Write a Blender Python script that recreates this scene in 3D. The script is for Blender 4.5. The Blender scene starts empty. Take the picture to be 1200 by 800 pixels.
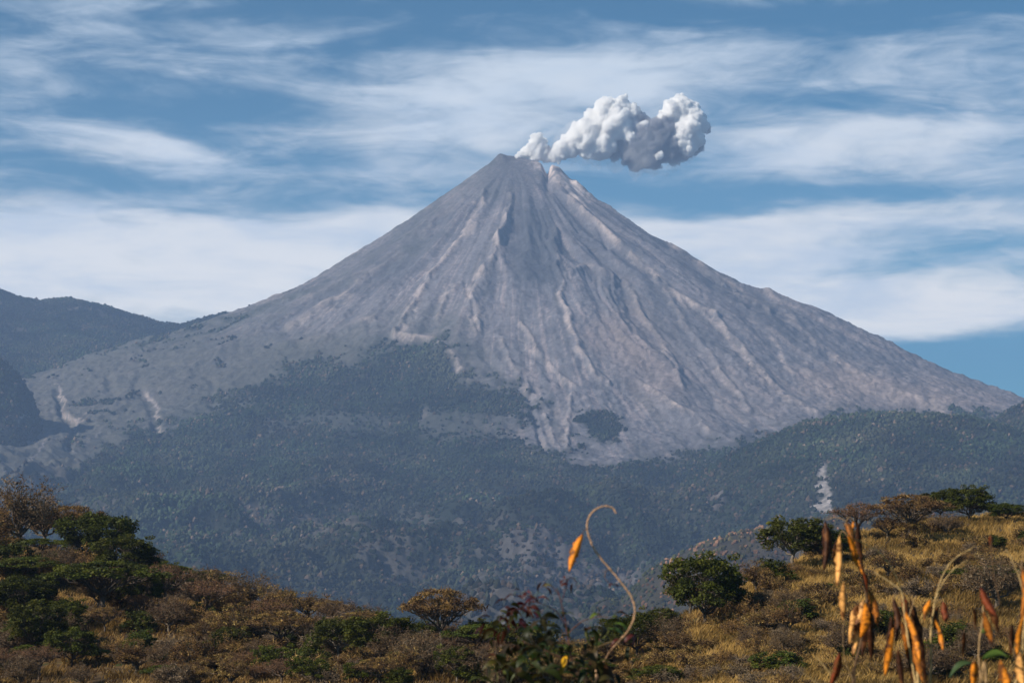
import bpy, math, random
import numpy as np
from mathutils import Vector, Matrix

sc = bpy.context.scene
C = sc.collection
PI = math.pi
R = math.radians

# ------------------------------------------------------------------ camera
F = 2366.0                       # focal length in pixels of the 1200 px wide photograph
TH = math.atan(240.0 / F)        # pitch: the horizon runs at row 640
cam_d = bpy.data.cameras.new('camera')
cam = bpy.data.objects.new('camera', cam_d)
C.objects.link(cam)
sc.camera = cam
cam_d.sensor_width = 36.0
cam_d.lens = 36.0 * F / 1200.0
cam.rotation_euler = (PI / 2 + TH, 0, 0)
cam_d.clip_start = 0.1
cam_d.clip_end = 60000
cam_d.dof.use_dof = True
cam_d.dof.focus_distance = 300.0
cam_d.dof.aperture_fstop = 11.0

def ray(px, py):
    """(x, z) per metre of depth y along the ray of a pixel of the photograph"""
    u = px - 600.0; v = 400.0 - py
    y = F * math.cos(TH) - v * math.sin(TH)
    return u / y, (F * math.sin(TH) + v * math.cos(TH)) / y

def at(px, py, Y):
    a, b = ray(px, py)
    return Vector((a * Y, Y, b * Y))

def zk(py):
    """numpy: slope z/y of a row at the middle column"""
    v = 400.0 - np.asarray(py, float)
    return (F * math.sin(TH) + v * math.cos(TH)) / (F * math.cos(TH) - v * math.sin(TH))

def proj(x, y, z):
    d = y * math.cos(TH) + z * math.sin(TH)
    v = -y * math.sin(TH) + z * math.cos(TH)
    return 600 + F * x / d, 400 - F * v / d

# ------------------------------------------------------------------ noise (numpy)
def _hash(ix, iy, iz, seed):
    h = (ix.astype(np.uint32) * np.uint32(374761393) + iy.astype(np.uint32) * np.uint32(668265263)
         + iz.astype(np.uint32) * np.uint32(2147483647 - 19) + np.uint32(seed * 974711 + 12345))
    h ^= h >> np.uint32(13); h *= np.uint32(1274126177); h ^= h >> np.uint32(16)
    h *= np.uint32(2246822519); h ^= h >> np.uint32(13)
    return h

def _grad(h, x, y, z):
    h = h & np.uint32(15)
    u = np.where(h < 8, x, y)
    v = np.where(h < 4, y, np.where((h == 12) | (h == 14), x, z))
    return np.where(h & 1, -u, u) + np.where(h & 2, -v, v)

def perlin(x, y, z=0.0, seed=0):
    x = np.asarray(x, np.float32); y = np.asarray(y, np.float32); z = np.asarray(z, np.float32) + np.zeros_like(x)
    xi = np.floor(x); yi = np.floor(y); zi = np.floor(z)
    xf = x - xi; yf = y - yi; zf = z - zi
    xi = xi.astype(np.int32); yi = yi.astype(np.int32); zi = zi.astype(np.int32)
    f = lambda t: t * t * t * (t * (t * 6 - 15) + 10)
    u, v, w = f(xf), f(yf), f(zf)
    g = lambda a, b, c: _grad(_hash(xi + a, yi + b, zi + c, seed), xf - a, yf - b, zf - c)
    x00 = g(0,0,0) * (1-u) + g(1,0,0) * u; x10 = g(0,1,0) * (1-u) + g(1,1,0) * u
    x01 = g(0,0,1) * (1-u) + g(1,0,1) * u; x11 = g(0,1,1) * (1-u) + g(1,1,1) * u
    return (x00 * (1-v) + x10 * v) * (1-w) + (x01 * (1-v) + x11 * v) * w

def fbm(x, y, z=0.0, oct=4, seed=0, gain=.5, lac=2.03):
    a = 1.0; s = 0; n = 0; f = 1.0
    for k in range(oct):
        s = s + a * perlin(np.asarray(x) * f, np.asarray(y) * f, np.asarray(z) * f, seed + k * 7)
        n += a; a *= gain; f *= lac
    return s / n

def ridged(x, y, z=0.0, oct=3, seed=0, gain=.5):
    a = 1.0; s = 0; n = 0; f = 1.0
    for k in range(oct):
        s = s + a * (1 - 2.2 * np.abs(perlin(np.asarray(x) * f, np.asarray(y) * f, np.asarray(z) * f, seed + k * 7)))
        n += a; a *= gain; f *= 2.07
    return s / n

def smooth(a, b, x):
    t = np.clip((x - a) / (b - a), 0, 1)
    return t * t * (3 - 2 * t)

# ------------------------------------------------------------------ objects
def mesh_np(name, co, faces, mat, parent=None, col=None, colname='col', shade=False, mats=None, midx=None):
    """co (n,3), faces: list of (m,k) int arrays -> one mesh object"""
    me = bpy.data.meshes.new(name)
    if not isinstance(faces, (list, tuple)): faces = [faces]
    faces = [np.asarray(f, np.int32) for f in faces if len(f)]
    nl = sum(f.size for f in faces); nf = sum(len(f) for f in faces)
    me.vertices.add(len(co)); me.vertices.foreach_set('co', np.asarray(co, np.float32).ravel())
    me.loops.add(nl); me.loops.foreach_set('vertex_index', np.concatenate([f.ravel() for f in faces]))
    me.polygons.add(nf)
    tot = np.concatenate([np.full(len(f), f.shape[1], np.int32) for f in faces])
    st = np.concatenate([[0], np.cumsum(tot)[:-1]]).astype(np.int32)
    me.polygons.foreach_set('loop_start', st)
    me.polygons.foreach_set('loop_total', tot)
    if shade: me.polygons.foreach_set('use_smooth', np.ones(nf, bool))
    else: me.polygons.foreach_set('use_smooth', np.zeros(nf, bool))
    if mats:
        for m in mats: me.materials.append(m)
        if midx is not None: me.polygons.foreach_set('material_index', np.asarray(midx, np.int32))
    else: me.materials.append(mat)
    me.update(calc_edges=True); me.validate()
    if col is not None:
        ca = me.color_attributes.new(colname, 'FLOAT_COLOR', 'POINT')
        c4 = np.ones((len(co), 4), np.float32); c4[:, :col.shape[1]] = col
        ca.data.foreach_set('color', c4.ravel())
    o = bpy.data.objects.new(name, me); C.objects.link(o)
    if parent: o.parent = parent
    return o

def tag(o, label=None, cat=None, group=None, kind=None):
    if label: o['label'] = label
    if cat: o['category'] = cat
    if group: o['group'] = group
    if kind: o['kind'] = kind
    return o

def empty(name, loc, rz=0, scale=1.0):
    o = bpy.data.objects.new(name, None); C.objects.link(o)
    o.location = loc; o.rotation_euler = (0, 0, rz)
    o.scale = (scale,) * 3 if not hasattr(scale, '__len__') else scale
    o.empty_display_size = .5
    return o

class N:
    """tiny node helper"""
    def __init__(s, tree): s.t = tree; s.n = tree.nodes; s.l = tree.links
    def new(s, typ, **kw):
        n = s.n.new(typ)
        for k, v in kw.items(): setattr(n, k, v)
        return n
    def put(s, sock, v):
        if isinstance(v, bpy.types.NodeSocket): s.l.new(v, sock)
        elif v is not None:
            try: sock.default_value = v
            except Exception: sock.default_value = tuple(v) + (1,)
    def math(s, op, a, b=None, c=None, clamp=False):
        n = s.new('ShaderNodeMath', operation=op, use_clamp=clamp)
        s.put(n.inputs[0], a)
        if b is not None: s.put(n.inputs[1], b)
        if c is not None: s.put(n.inputs[2], c)
        return n.outputs[0]
    def noise(s, vec, scale, detail=4, rough=.55, dist=0.0, dim='3D'):
        n = s.new('ShaderNodeTexNoise', noise_dimensions=dim)
        s.put(n.inputs['Vector'], vec); n.inputs['Scale'].default_value = scale
        n.inputs['Detail'].default_value = detail; n.inputs['Roughness'].default_value = rough
        n.inputs['Distortion'].default_value = dist
        return n.outputs['Fac']
    def ramp(s, fac, stops, interp='LINEAR'):
        n = s.new('ShaderNodeValToRGB'); n.color_ramp.interpolation = interp
        e = n.color_ramp.elements
        while len(e) < len(stops): e.new(.5)
        for i, (p, c) in enumerate(stops):
            e[i].position = p; e[i].color = (tuple(c) + (1,))[:4] if hasattr(c, '__len__') else (c, c, c, 1)
        s.put(n.inputs[0], fac); return n.outputs[0]
    def mix(s, fac, a, b, blend='MIX'):
        n = s.new('ShaderNodeMix', data_type='RGBA', blend_type=blend)
        s.put(n.inputs[0], fac); s.put(n.inputs[6], a); s.put(n.inputs[7], b); return n.outputs[2]
    def remap(s, v, a, b, c=0.0, d=1.0, typ='SMOOTHSTEP'):
        n = s.new('ShaderNodeMapRange', interpolation_type=typ)
        for i, q in enumerate((v, a, b, c, d)): s.put(n.inputs[i], q)
        return n.outputs[0]
    def comb(s, x, y, z=0.0):
        n = s.new('ShaderNodeCombineXYZ'); s.put(n.inputs[0], x); s.put(n.inputs[1], y); s.put(n.inputs[2], z); return n.outputs[0]

def material(name):
    m = bpy.data.materials.new(name); m.use_nodes = True
    n = N(m.node_tree)
    b = m.node_tree.nodes['Principled BSDF']
    b.inputs['Roughness'].default_value = .9
    b.inputs['Specular IOR Level'].default_value = .15
    return m, n, b
# ------------------------------------------------------------------ light and sky
SUN_DIR = Vector((-0.72, -0.42, 0.56)).normalized()      # towards the sun: high on the left, a little behind the camera
sun_d = bpy.data.lights.new('sun', 'SUN'); sun = bpy.data.objects.new('sun', sun_d); C.objects.link(sun)
sun.rotation_euler = SUN_DIR.to_track_quat('Z', 'Y').to_euler()
sun_d.energy = 4.8; sun_d.angle = R(.53); sun_d.color = (1.0, .91, .79)

w = bpy.data.worlds.new('World'); sc.world = w; w.use_nodes = True
wn = N(w.node_tree)
bg = w.node_tree.nodes['Background']; bg.inputs['Strength'].default_value = .1
sky = wn.new('ShaderNodeTexSky', sky_type='NISHITA')
sky.sun_disc = False
sky.sun_elevation = math.asin(SUN_DIR.z)
sky.sun_rotation = math.atan2(SUN_DIR.x, SUN_DIR.y)
sky.altitude = 1400; sky.air_density = 1.0; sky.dust_density = .3; sky.ozone_density = 2.5
tc = wn.new('ShaderNodeTexCoord')
sep = wn.new('ShaderNodeSeparateXYZ'); wn.l.new(tc.outputs['Generated'], sep.inputs[0])
X, Y, Z = sep.outputs
az = wn.math('ARCTAN2', X, Y)
el = wn.math('ARCSINE', Z)
# degrees of azimuth and elevation: a cloud lies in the sky at a bearing and a height
az = wn.math('MULTIPLY', az, 180 / PI); el = wn.math('MULTIPLY', el, 180 / PI)
nz = lambda ax, ay, sc_, det=5, ro=.55, off=0.0, dist=0.0: wn.noise(
    wn.comb(wn.math('MULTIPLY', az, ax), wn.math('MULTIPLY', el, ay), off), sc_, det, ro, dist)
# warp of the cloud edges
wa = wn.math('MULTIPLY', wn.math('SUBTRACT', nz(.10, .25, 1.0, 3, .5, 3.1), .5), 5.0)
we = wn.math('MULTIPLY', wn.math('SUBTRACT', nz(.09, .5, 1.0, 4, .55, 7.7), .5), 2.2)
az2 = wn.math('ADD', az, wa); el2 = wn.math('ADD', el, we)
def deg(px, py):
    a, b = ray(px, py)
    return math.degrees(math.atan(a)), math.degrees(math.atan2(b, math.hypot(1, a)))
D = math.degrees(1 / F)
field = None
CL = [  # column, row, half width, half height (in photo pixels), amount, tilt
    (200, 312, 330, 50, .80, 0), (430, 262, 110, 26, .45, -.15), (20, 262, 120, 30, .35, 0),
    (100, 345, 260, 40, .3, 0),
    (1000, 262, 230, 26, .72, -.03), (820, 285, 110, 30, .4, .2), (1030, 170, 200, 28, .50, .02), (1150, 190, 120, 26, .25, 0),
    (1080, 362, 240, 26, .66, .02), (900, 330, 200, 36, .42, .1), (1120, 318, 170, 22, .22, 0), 
    (620, 110, 150, 46, .52, -.12), (640, 62, 130, 18, .30, 0), (500, 160, 130, 34, .34, .15), (720, 100, 90, 30, .22, 0),
    (90, 60, 170, 34, .34, .05), (60, 150, 90, 22, .32, .15), (150, 180, 80, 16, .30, .1), (70, 110, 120, 14, .16, 0),
    (300, 40, 200, 24, .16, .1), (260, 190, 200, 14, .18, 0), (1100, 90, 200, 34, .22, 0), (860, 60, 120, 16, .10, 0),
    (150, 128, 120, 14, -.26, 0), (400, 178, 170, 10, -.14, 0), (960, 226, 200, 12, -.34, .03), (880, 14, 330, 14, -.30, .03),
    (1130, 425, 240, 34, -.9, 0), (230, 258, 60, 9, -.2, .06), (620, 190, 160, 16, .1, 0), (820, 240, 120, 14, -.25, .1), (700, 170, 200, 30, .05, 0),
    (330, 120, 160, 20, -.12, .1)]
for (cx, cy, sx, sy, am, tilt) in CL:
    a0, e0 = deg(cx, cy)
    da = wn.math('SUBTRACT', az2, a0)
    de = wn.math('ADD', wn.math('SUBTRACT', el2, e0), wn.math('MULTIPLY', da, tilt))
    qa = wn.math('MULTIPLY', da, 1 / (sx * D)); qe = wn.math('MULTIPLY', de, 1 / (sy * D))
    q = wn.math('MULTIPLY_ADD', qa, qa, wn.math('MULTIPLY', qe, qe))
    g = wn.math('MULTIPLY', wn.math('EXPONENT', wn.math('MULTIPLY', q, -.8)), am)
    field = g if field is None else wn.math('ADD', field, g)
veil = wn.math('MULTIPLY', wn.math('SUBTRACT', nz(.20, .95, 1.0, 5, .56, 1.3, .6), .5), 1.45)
fine = wn.math('MULTIPLY', wn.math('SUBTRACT', nz(.7, 2.0, 1.0, 5, .55, 9.2, 1.2), .5), .42)
tot = wn.math('ADD', wn.math('ADD', field, .26), wn.math('ADD', veil, fine))
mask = wn.remap(tot, .08, 1.02)
mask = wn.math('MULTIPLY', mask, wn.remap(el, 17, 34, .97, .22))
mask = wn.math('POWER', mask, 1.12)
deep = wn.mix(1.0, sky.outputs[0], wn.mix(wn.remap(el, 8, 16), wn.mix(wn.remap(el, 5, 8), (.20, .44, .54), (.30, .62, .66)), (.14, .45, .52)), 'MULTIPLY')
shade = wn.remap(nz(.16, .7, 1.0, 5, .6, 21.0, .4), .32, .62)          # grey-blue shading of the cloud sheet, painted into its colour
cloudc = wn.mix(shade, (6.0, 6.7, 7.6), (8.9, 8.7, 8.4))
cloudc = wn.mix(wn.remap(el, 6, 17), cloudc, (5.2, 6.0, 6.8))
wn.l.new(wn.mix(mask, deep, cloudc), bg.inputs['Color'])

# ------------------------------------------------------------------ picture settings
sc.view_settings.view_transform = 'Standard'
sc.view_settings.look = 'None'
sc.view_settings.exposure = 0.5
sc.view_settings.gamma = 1.0
sc.render.engine = 'CYCLES'
sc.cycles.max_bounces = 5; sc.cycles.diffuse_bounces = 2; sc.cycles.glossy_bounces = 1
sc.cycles.transmission_bounces = 2; sc.cycles.transparent_max_bounces = 6; sc.cycles.volume_bounces = 0
sc.cycles.use_denoising = True
sc.cycles.denoising_prefilter = 'ACCURATE'
sc.cycles.use_adaptive_sampling = True; sc.cycles.adaptive_threshold = .01
sc.cycles.sample_clamp_indirect = 12
# ------------------------------------------------------------------ the mountain
PX, PY = at(604, 186, 12000)[0], 12000.0         # axis of the cone
M = 12000.0 / F
def prof(pts):
    r = np.array([p[0] for p in pts], float); z = np.array([p[1] for p in pts], float)
    return lambda q: np.interp(q, r, z)
sil = lambda pts: [(p[0] * M, 12000 * float(zk(p[1] + 11 * min(1, max(0, (p[0] - 40) / 220))))) for p in pts]
pL = prof(sil([(0, 183), (19, 183), (35, 194), (60, 211), (105, 241), (155, 273), (205, 300), (255, 328), (305, 352), (345, 367), (390, 381), (505, 412), (605, 440), (800, 480), (1100, 540), (1600, 600), (2400, 640)]))
pR = prof(sil([(0, 183), (28, 190), (48, 196), (62, 206), (96, 234), (145, 261), (195, 289), (245, 315), (295, 339), (335, 350), (352, 357), (395, 378), (445, 405), (495, 430), (545, 450), (595, 466), (700, 495), (1100, 560), (1600, 610), (2400, 640)]))
pF = prof([(0, 2335), (120, 2260), (1000, 1650), (1500, 1310), (2000, 985), (2400, 740), (2800, 560), (3200, 410), (3800, 270), (4400, 130), (5200, -10), (6200, -140), (7000, -215), (8000, -300), (9500, -330), (20000, -330)])

SX = np.concatenate([np.linspace(-.42, -.275, 60)[:-1], np.linspace(-.275, .275, 760), np.linspace(.275, .42, 60)[1:]])
SY = np.concatenate([np.linspace(1300, 5000, 130)[:-1], np.linspace(5000, 12700, 800), np.linspace(12700, 16000, 70)[1:]])
S, Yg = np.meshgrid(SX, SY)
Xg = S * Yg

def terrain(x, y):
    dx, dy = x - PX, y - PY
    r = np.hypot(dx, dy) + 1e-3
    c, s = dx / r, dy / r
    wr = np.where(c > 0, c * c, 0); wl = np.where(c < 0, c * c, 0); wf = s * s
    # the sides keep their silhouette over a wide sector
    wr = wr ** 1.3; wl = wl ** 1.3
    t = wr + wl + wf
    h = (wr * pR(r) + wl * pL(r) + wf * pF(r)) / t
    # radial gullies and ribs
    wob = fbm(x / 700, y / 700, 0, 3, 5) * .13
    cc, ss = c * np.cos(wob) - s * np.sin(wob), s * np.cos(wob) + c * np.sin(wob)
    env = smooth(60, 900, r) * (1 - .55 * smooth(3000, 5200, r))
    g1 = ridged(cc * 3.1, ss * 3.1, r / 2600, 2, 11)
    g2 = ridged(cc * 9, ss * 9, r / 1500, 2, 23)
    g3 = ridged(cc * 26, ss * 26, r / 700, 3, 31)
    g4 = ridged(cc * 70, ss * 70, r / 330, 2, 41)
    det = fbm(x / 260, y / 260, 0, 5, 51, .55)
    rough = fbm(x / 60, y / 60, 0, 4, 61, .6)
    lump = smooth(1100, 2400, r)
    soft = smooth(-.22, .30, fbm(cc * 2.6 + 5, ss * 2.6, r / 1300, 3, 65))      # where ribs show; elsewhere smooth fans of ash
    h = h + env * (52 * g1 + (1 - .5 * smooth(1300, 2600, r)) * (26 * g2 * (.4 + .8 * soft) + 15 * g3 * soft ** 1.5 + 6 * g4 * soft ** 2)) - env * 50
    craggy = smooth(.05, .5, fbm(cc * 6, ss * 6, r / 500, 3, 67) + .3 * g2 - .08)
    h = h + env * craggy * (ridged(x / 46, y / 46, 0, 3, 69) - .2) * 13
    h = h + env * det * (16 + 16 * lump) + rough * (9 + 12 * smooth(60, 2500, r))
    # summit: dome on the left, notch, white fumarole spur on the right
    def bump(px, py_, Y_, a, w_): 
        p = at(px, py_, Y_); return a * np.exp(-((x - p[0]) ** 2 + (y - Y_) ** 2) / (w_ * w_))
    def notch(px, a, wx_, wy_):
        return a * np.exp(-((x - at(px, 190, 12000)[0]) / wx_) ** 2 - ((y - 11960) / wy_) ** 2)
    h = h - notch(641, 62, 24, 260) + notch(656, 16, 26, 150) + notch(586, 14, 40, 120)
    # shoulders of old lava flows
    def flow(pts, w_, a):
        """a levee-like ridge along a line given as (column, row, depth)"""
        d = np.full(x.shape, 1e9, np.float32)
        P = [at(*p) for p in pts]
        for a_, b_ in zip(P[:-1], P[1:]):
            vx, vy = b_.x - a_.x, b_.y - a_.y
            t_ = np.clip(((x - a_.x) * vx + (y - a_.y) * vy) / (vx * vx + vy * vy), 0, 1)
            d = np.minimum(d, np.hypot(x - a_.x - t_ * vx, y - a_.y - t_ * vy))
        return a * np.exp(-(d / w_) ** 2)
    return h, r, c, s, g1, g2, g3, g4, det, rough

hA, rr, cc, ss, g1, g2, g3, g4, det, rough = terrain(Xg, Yg)

# foothill relief on the apron
ap = smooth(3100, 4600, rr)
fh = ridged(Xg / 1500 + .35 * fbm(Xg / 900, Yg / 900, 0, 2, 77), Yg / 2300, 0, 4, 71, .52)
hA = hA + ap * (fh * 270 - 120) + ap * fbm(Xg / 330, Yg / 330, 0, 5, 79, .55) * 110 + ap * (ridged(Xg / 520, Yg / 900, 0, 3, 83) - .2) * 52
def ridge(pts, Y0, front, back, amp=18, scale=330, seed=91, tilt=0.0, base=-400):
    """crest line given by (column, row) pairs standing at depth Y0 (+ tilt per column)"""
    cpx = np.array([p[0] for p in pts], float); cpy = np.array([p[1] for p in pts], float)
    pxg = 600 + F * S / 1.0 * math.cos(TH) * 1.0
    px_ = 600 + S * (F * math.cos(TH))          # close enough for a crest near the horizon
    yc = Y0 + (px_ - 600) * tilt
    zc = yc * zk(np.interp(px_, cpx, cpy))
    dy = Yg - yc
    f = np.where(dy < 0, -dy * front, dy * back)
    h = zc - np.sqrt(f * f + 900) + 30
    h = h + fbm(Xg / scale, Yg / scale, 0, 5, seed, .55) * amp * 4 * smooth(20, 260, np.abs(dy)) + fbm(Xg / 45, Yg / 45, 0, 3, seed + 3) * 14
    h = h + ridged(Xg / (scale * 1.6), Yg / (scale * 6), 0, 3, seed + 9) * amp * 2.0 * smooth(20, 300, np.abs(dy))
    return h
hB = ridge([(-400, 330), (-40, 332), (0, 341), (20, 349), (45, 353), (80, 350), (110, 356), (150, 369), (190, 379), (212, 381), (240, 372), (262, 368), (300, 372), (380, 400), (460, 470), (600, 560), (1600, 900)], 13300, .30, .5, 14, 300, 101)
hC = ridge([(-400, 380), (-60, 405), (0, 420), (22, 438), (40, 462), (52, 500), (60, 560), (120, 700), (1600, 1400)], 9300, .95, .6, 14, 260, 131)
hD = ridge([(-400, 1500), (560, 1000), (700, 700), (800, 566), (850, 536), (900, 512), (940, 496), (985, 487), (1040, 484), (1090, 487), (1140, 489), (1165, 497), (1200, 505), (1300, 530), (1600, 560)], 7900, .30, .5, 13, 300, 151)
hE = ridge([(-400, 1500), (640, 760), (700, 706), (745, 676), (790, 650), (830, 633), (870, 622), (910, 614), (960, 606), (1030, 602), (1150, 598), (1600, 600)], 4300, .40, .5, 9, 200, 171)
hF = ridge([(-400, 400), (1000, 900), (1120, 560), (1160, 496), (1180, 480), (1210, 468), (1300, 440), (1600, 420)], 8900, .5, .5, 12, 260, 191)
stack = np.stack([hA, hB, hC, hD, hE, hF])
lay = np.argmax(stack, 0); H = np.max(stack, 0)
H = np.maximum(H, -335 + 2 * rough)
QX, QY = proj(Xg, Yg, H)

# ---- what covers the ground, as masks over the terrain
LEVEES = [  # raised edges of old lava flows: line, half width, height
    ([(572, 226), (553, 267), (530, 296), (506, 323), (483, 355), (463, 392)], 3.2, 30), ([(463, 392), (486, 396), (512, 402), (532, 420), (546, 446), (560, 452)], 4.5, 26),
    ([(588, 270), (580, 292), (562, 322), (553, 346), (558, 372), (560, 392)], 4, 34), ([(600, 230), (592, 262), (586, 284)], 4, 26), ([(534, 336), (524, 352), (512, 376)], 3, 22),
    ([(648, 270), (652, 295), (659, 346), (668, 380), (680, 411), (694, 434), (712, 449)], 3.4, 32), ([(611, 380), (628, 408), (650, 438), (672, 452)], 3, 22),
    ([(645, 198), (672, 232), (700, 264), (726, 288), (751, 311), (793, 346), (838, 371)], 4, 34), ([(676, 216), (724, 242), (793, 290), (850, 334), (904, 366)], 4, 30),
    ([(664, 322), (687, 312), (716, 320), (735, 334), (756, 372), (789, 420), (800, 452)], 4, 24), ([(747, 448), (786, 470), (816, 489), (832, 505)], 3, 22), ([(720, 350), (742, 384), (762, 410)], 3, 14),
    ([(838, 371), (880, 420), (918, 462), (960, 486)], 4, 26), ([(900, 340), (945, 392), (1010, 440), (1080, 470)], 4, 22), ([(770, 330), (812, 390), (850, 440), (880, 480)], 3.5, 20),
    ([(540, 232), (480, 290), (410, 340), (340, 385)], 4, 24), ([(500, 262), (430, 318), (356, 350)], 3.4, 18), ([(440, 372), (392, 392), (338, 404)], 4, 22), ([(620, 452), (640, 486), (650, 520)], 3, 20), ([(672, 462), (664, 490), (668, 522)], 3, 20), ([(590, 400), (600, 430), (622, 462)], 3, 18)]
wq = fbm(Xg / 210, Yg / 210, 0, 4, 195, .6)
lev = np.zeros(H.shape, np.float32)
for pts, wd, a in LEVEES:
    P_ = np.array(pts, np.float32); dd = np.full(H.shape, 1e9, np.float32)
    for (ax, ay), (bx, by) in zip(P_[:-1], P_[1:]):
        vx, vy = bx - ax, by - ay
        xq = QX + 14 * wq; yq = QY
        t_ = np.clip(((xq - ax) * vx + (yq - ay) * vy) / (vx * vx + vy * vy), 0, 1)
        dd = np.minimum(dd, np.hypot(xq - ax - t_ * vx, yq - ay - t_ * vy))
    g_ = np.exp(-(dd / wd) ** 2) * (.6 + 1.2 * np.clip(wq + .35, 0, 1))
    H = H + (lay == 0) * a * .62 * g_
    lev = np.maximum(lev, g_ * a / 30)
def poly_sdf(poly, x, y):
    """signed distance to a polygon, positive inside"""
    P = np.array(poly, np.float32); d = np.full(x.shape, 1e9, np.float32); ins = np.zeros(x.shape, bool)
    for i in range(len(P)):
        ax, ay = P[i]; bx, by = P[(i + 1) % len(P)]
        vx, vy = bx - ax, by - ay
        t = np.clip(((x - ax) * vx + (y - ay) * vy) / (vx * vx + vy * vy + 1e-6), 0, 1)
        d = np.minimum(d, np.hypot(x - ax - t * vx, y - ay - t * vy))
        cnd = ((ay > y) != (by > y)) & (x < (bx - ax) * (y - ay) / (by - ay + 1e-9) + ax)
        ins ^= cnd
    return np.where(ins, d, -d)
def line_d(pts, x, y):
    P = np.array(pts, np.float32); d = np.full(x.shape, 1e9, np.float32)
    for (ax, ay), (bx, by) in zip(P[:-1], P[1:]):
        vx, vy = bx - ax, by - ay
        t = np.clip(((x - ax) * vx + (y - ay) * vy) / (vx * vx + vy * vy + 1e-6), 0, 1)
        d = np.minimum(d, np.hypot(x - ax - t * vx, y - ay - t * vy))
    return d
nA = fbm(Xg / 420, Yg / 420, 0, 6, 201, .6); nB = fbm(Xg / 120, Yg / 120, 0, 5, 211, .62); nC = fbm(Xg / 1300, Yg / 1300, 0, 4, 221)
wx = QX + 46 * nA + 22 * nB; wy = QY + 26 * fbm(Xg / 380, Yg / 380, 3.3, 6, 231, .6) + 12 * nB
BARE = [(-500, 380), (60, 404), (230, 380), (420, 250), (600, 150), (800, 250), (1260, 420), (1260, 492), (1180, 486), (1040, 488), (985, 492), (945, 502), (905, 510), (880, 514), (800, 526), (730, 536), (695, 540), (640, 524), (626, 524), (616, 494), (600, 452), (560, 446), (538, 424), (516, 410), (470, 408), (430, 412), (400, 430), (340, 428), (300, 458), (250, 478), (205, 500), (150, 506), (120, 524), (92, 552), (30, 580), (-500, 640)]
bare = poly_sdf(BARE, wx, wy)
forest = smooth(22, -22, bare + 60 * nB)
half = lambda p, s=10: smooth(-s, s, poly_sdf(p, wx, wy))
# half-covered slope on the left and pale bands of old flow inside the wood
sparse = half([(-300, 395), (120, 392), (300, 392), (420, 400), (430, 470), (300, 500), (200, 480), (110, 540), (0, 600), (-300, 640)], 26)
forest = np.maximum(forest, sparse * smooth(-.02, .34, nA + .5 * nB) * .85)
bands = np.zeros_like(forest)
for p, a in (([(300, 496), (380, 482), (450, 486), (480, 500), (440, 512), (380, 506), (320, 512)], .8),
          ([(480, 482), (520, 478), (560, 490), (622, 498), (640, 520), (560, 512), (500, 514), (484, 504)], .85),
          ([(665, 532), (760, 514), (850, 516), (880, 522), (800, 530), (720, 542), (680, 544)], .9),
          ([(430, 542), (470, 528), (500, 540), (470, 552)], .5), ([(360, 568), (380, 560), (396, 574), (380, 592), (362, 590)], .7),
          ([(390, 600), (450, 604), (440, 622), (380, 618)], .5), ([(470, 596), (490, 594), (520, 616), (508, 622), (486, 608), (462, 616)], .75),
          ([(0, 430), (90, 440), (110, 470), (60, 520), (0, 540), (-60, 500)], .6)):
    bands = np.maximum(bands, a * .72 * half(p, 11))
patch = half([(676, 488), (700, 482), (724, 484), (732, 494), (716, 510), (700, 516), (680, 514)], 3.5)
green2 = half([(440, 424), (500, 412), (540, 430), (560, 460), (470, 476), (400, 470)], 14)
forest = np.clip(np.maximum(np.maximum(forest * (1 - bands), patch), green2 * .85), 0, 1)
# grassy brown clearings on the lower slopes
clear = smooth(.14, .52, fbm(Xg / 300, Yg / 420, 1.7, 6, 241, .62) + .14 * smooth(560, 660, QY) + .06)
forest = forest * (1 - .7 * clear * smooth(3300, 4600, rr))
forest = np.where(lay == 1, np.clip(.9 - .8 * smooth(.12, .4, nA + .4 * nB), 0, 1), forest)
forest = np.where(lay == 2, np.clip(.95 - .8 * smooth(.15, .5, nA + .4 * nB), 0, 1), forest)
forest = np.where(lay == 3, np.clip(.97 - .6 * smooth(.20, .5, nA + .4 * nB), 0, 1), forest)
forest = np.where(lay == 5, np.clip(.8 - .6 * smooth(.10, .5, nA), 0, 1), forest)
forest = np.where(lay == 4, np.clip(.75 - .9 * nA, 0, 1), forest)
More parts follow.
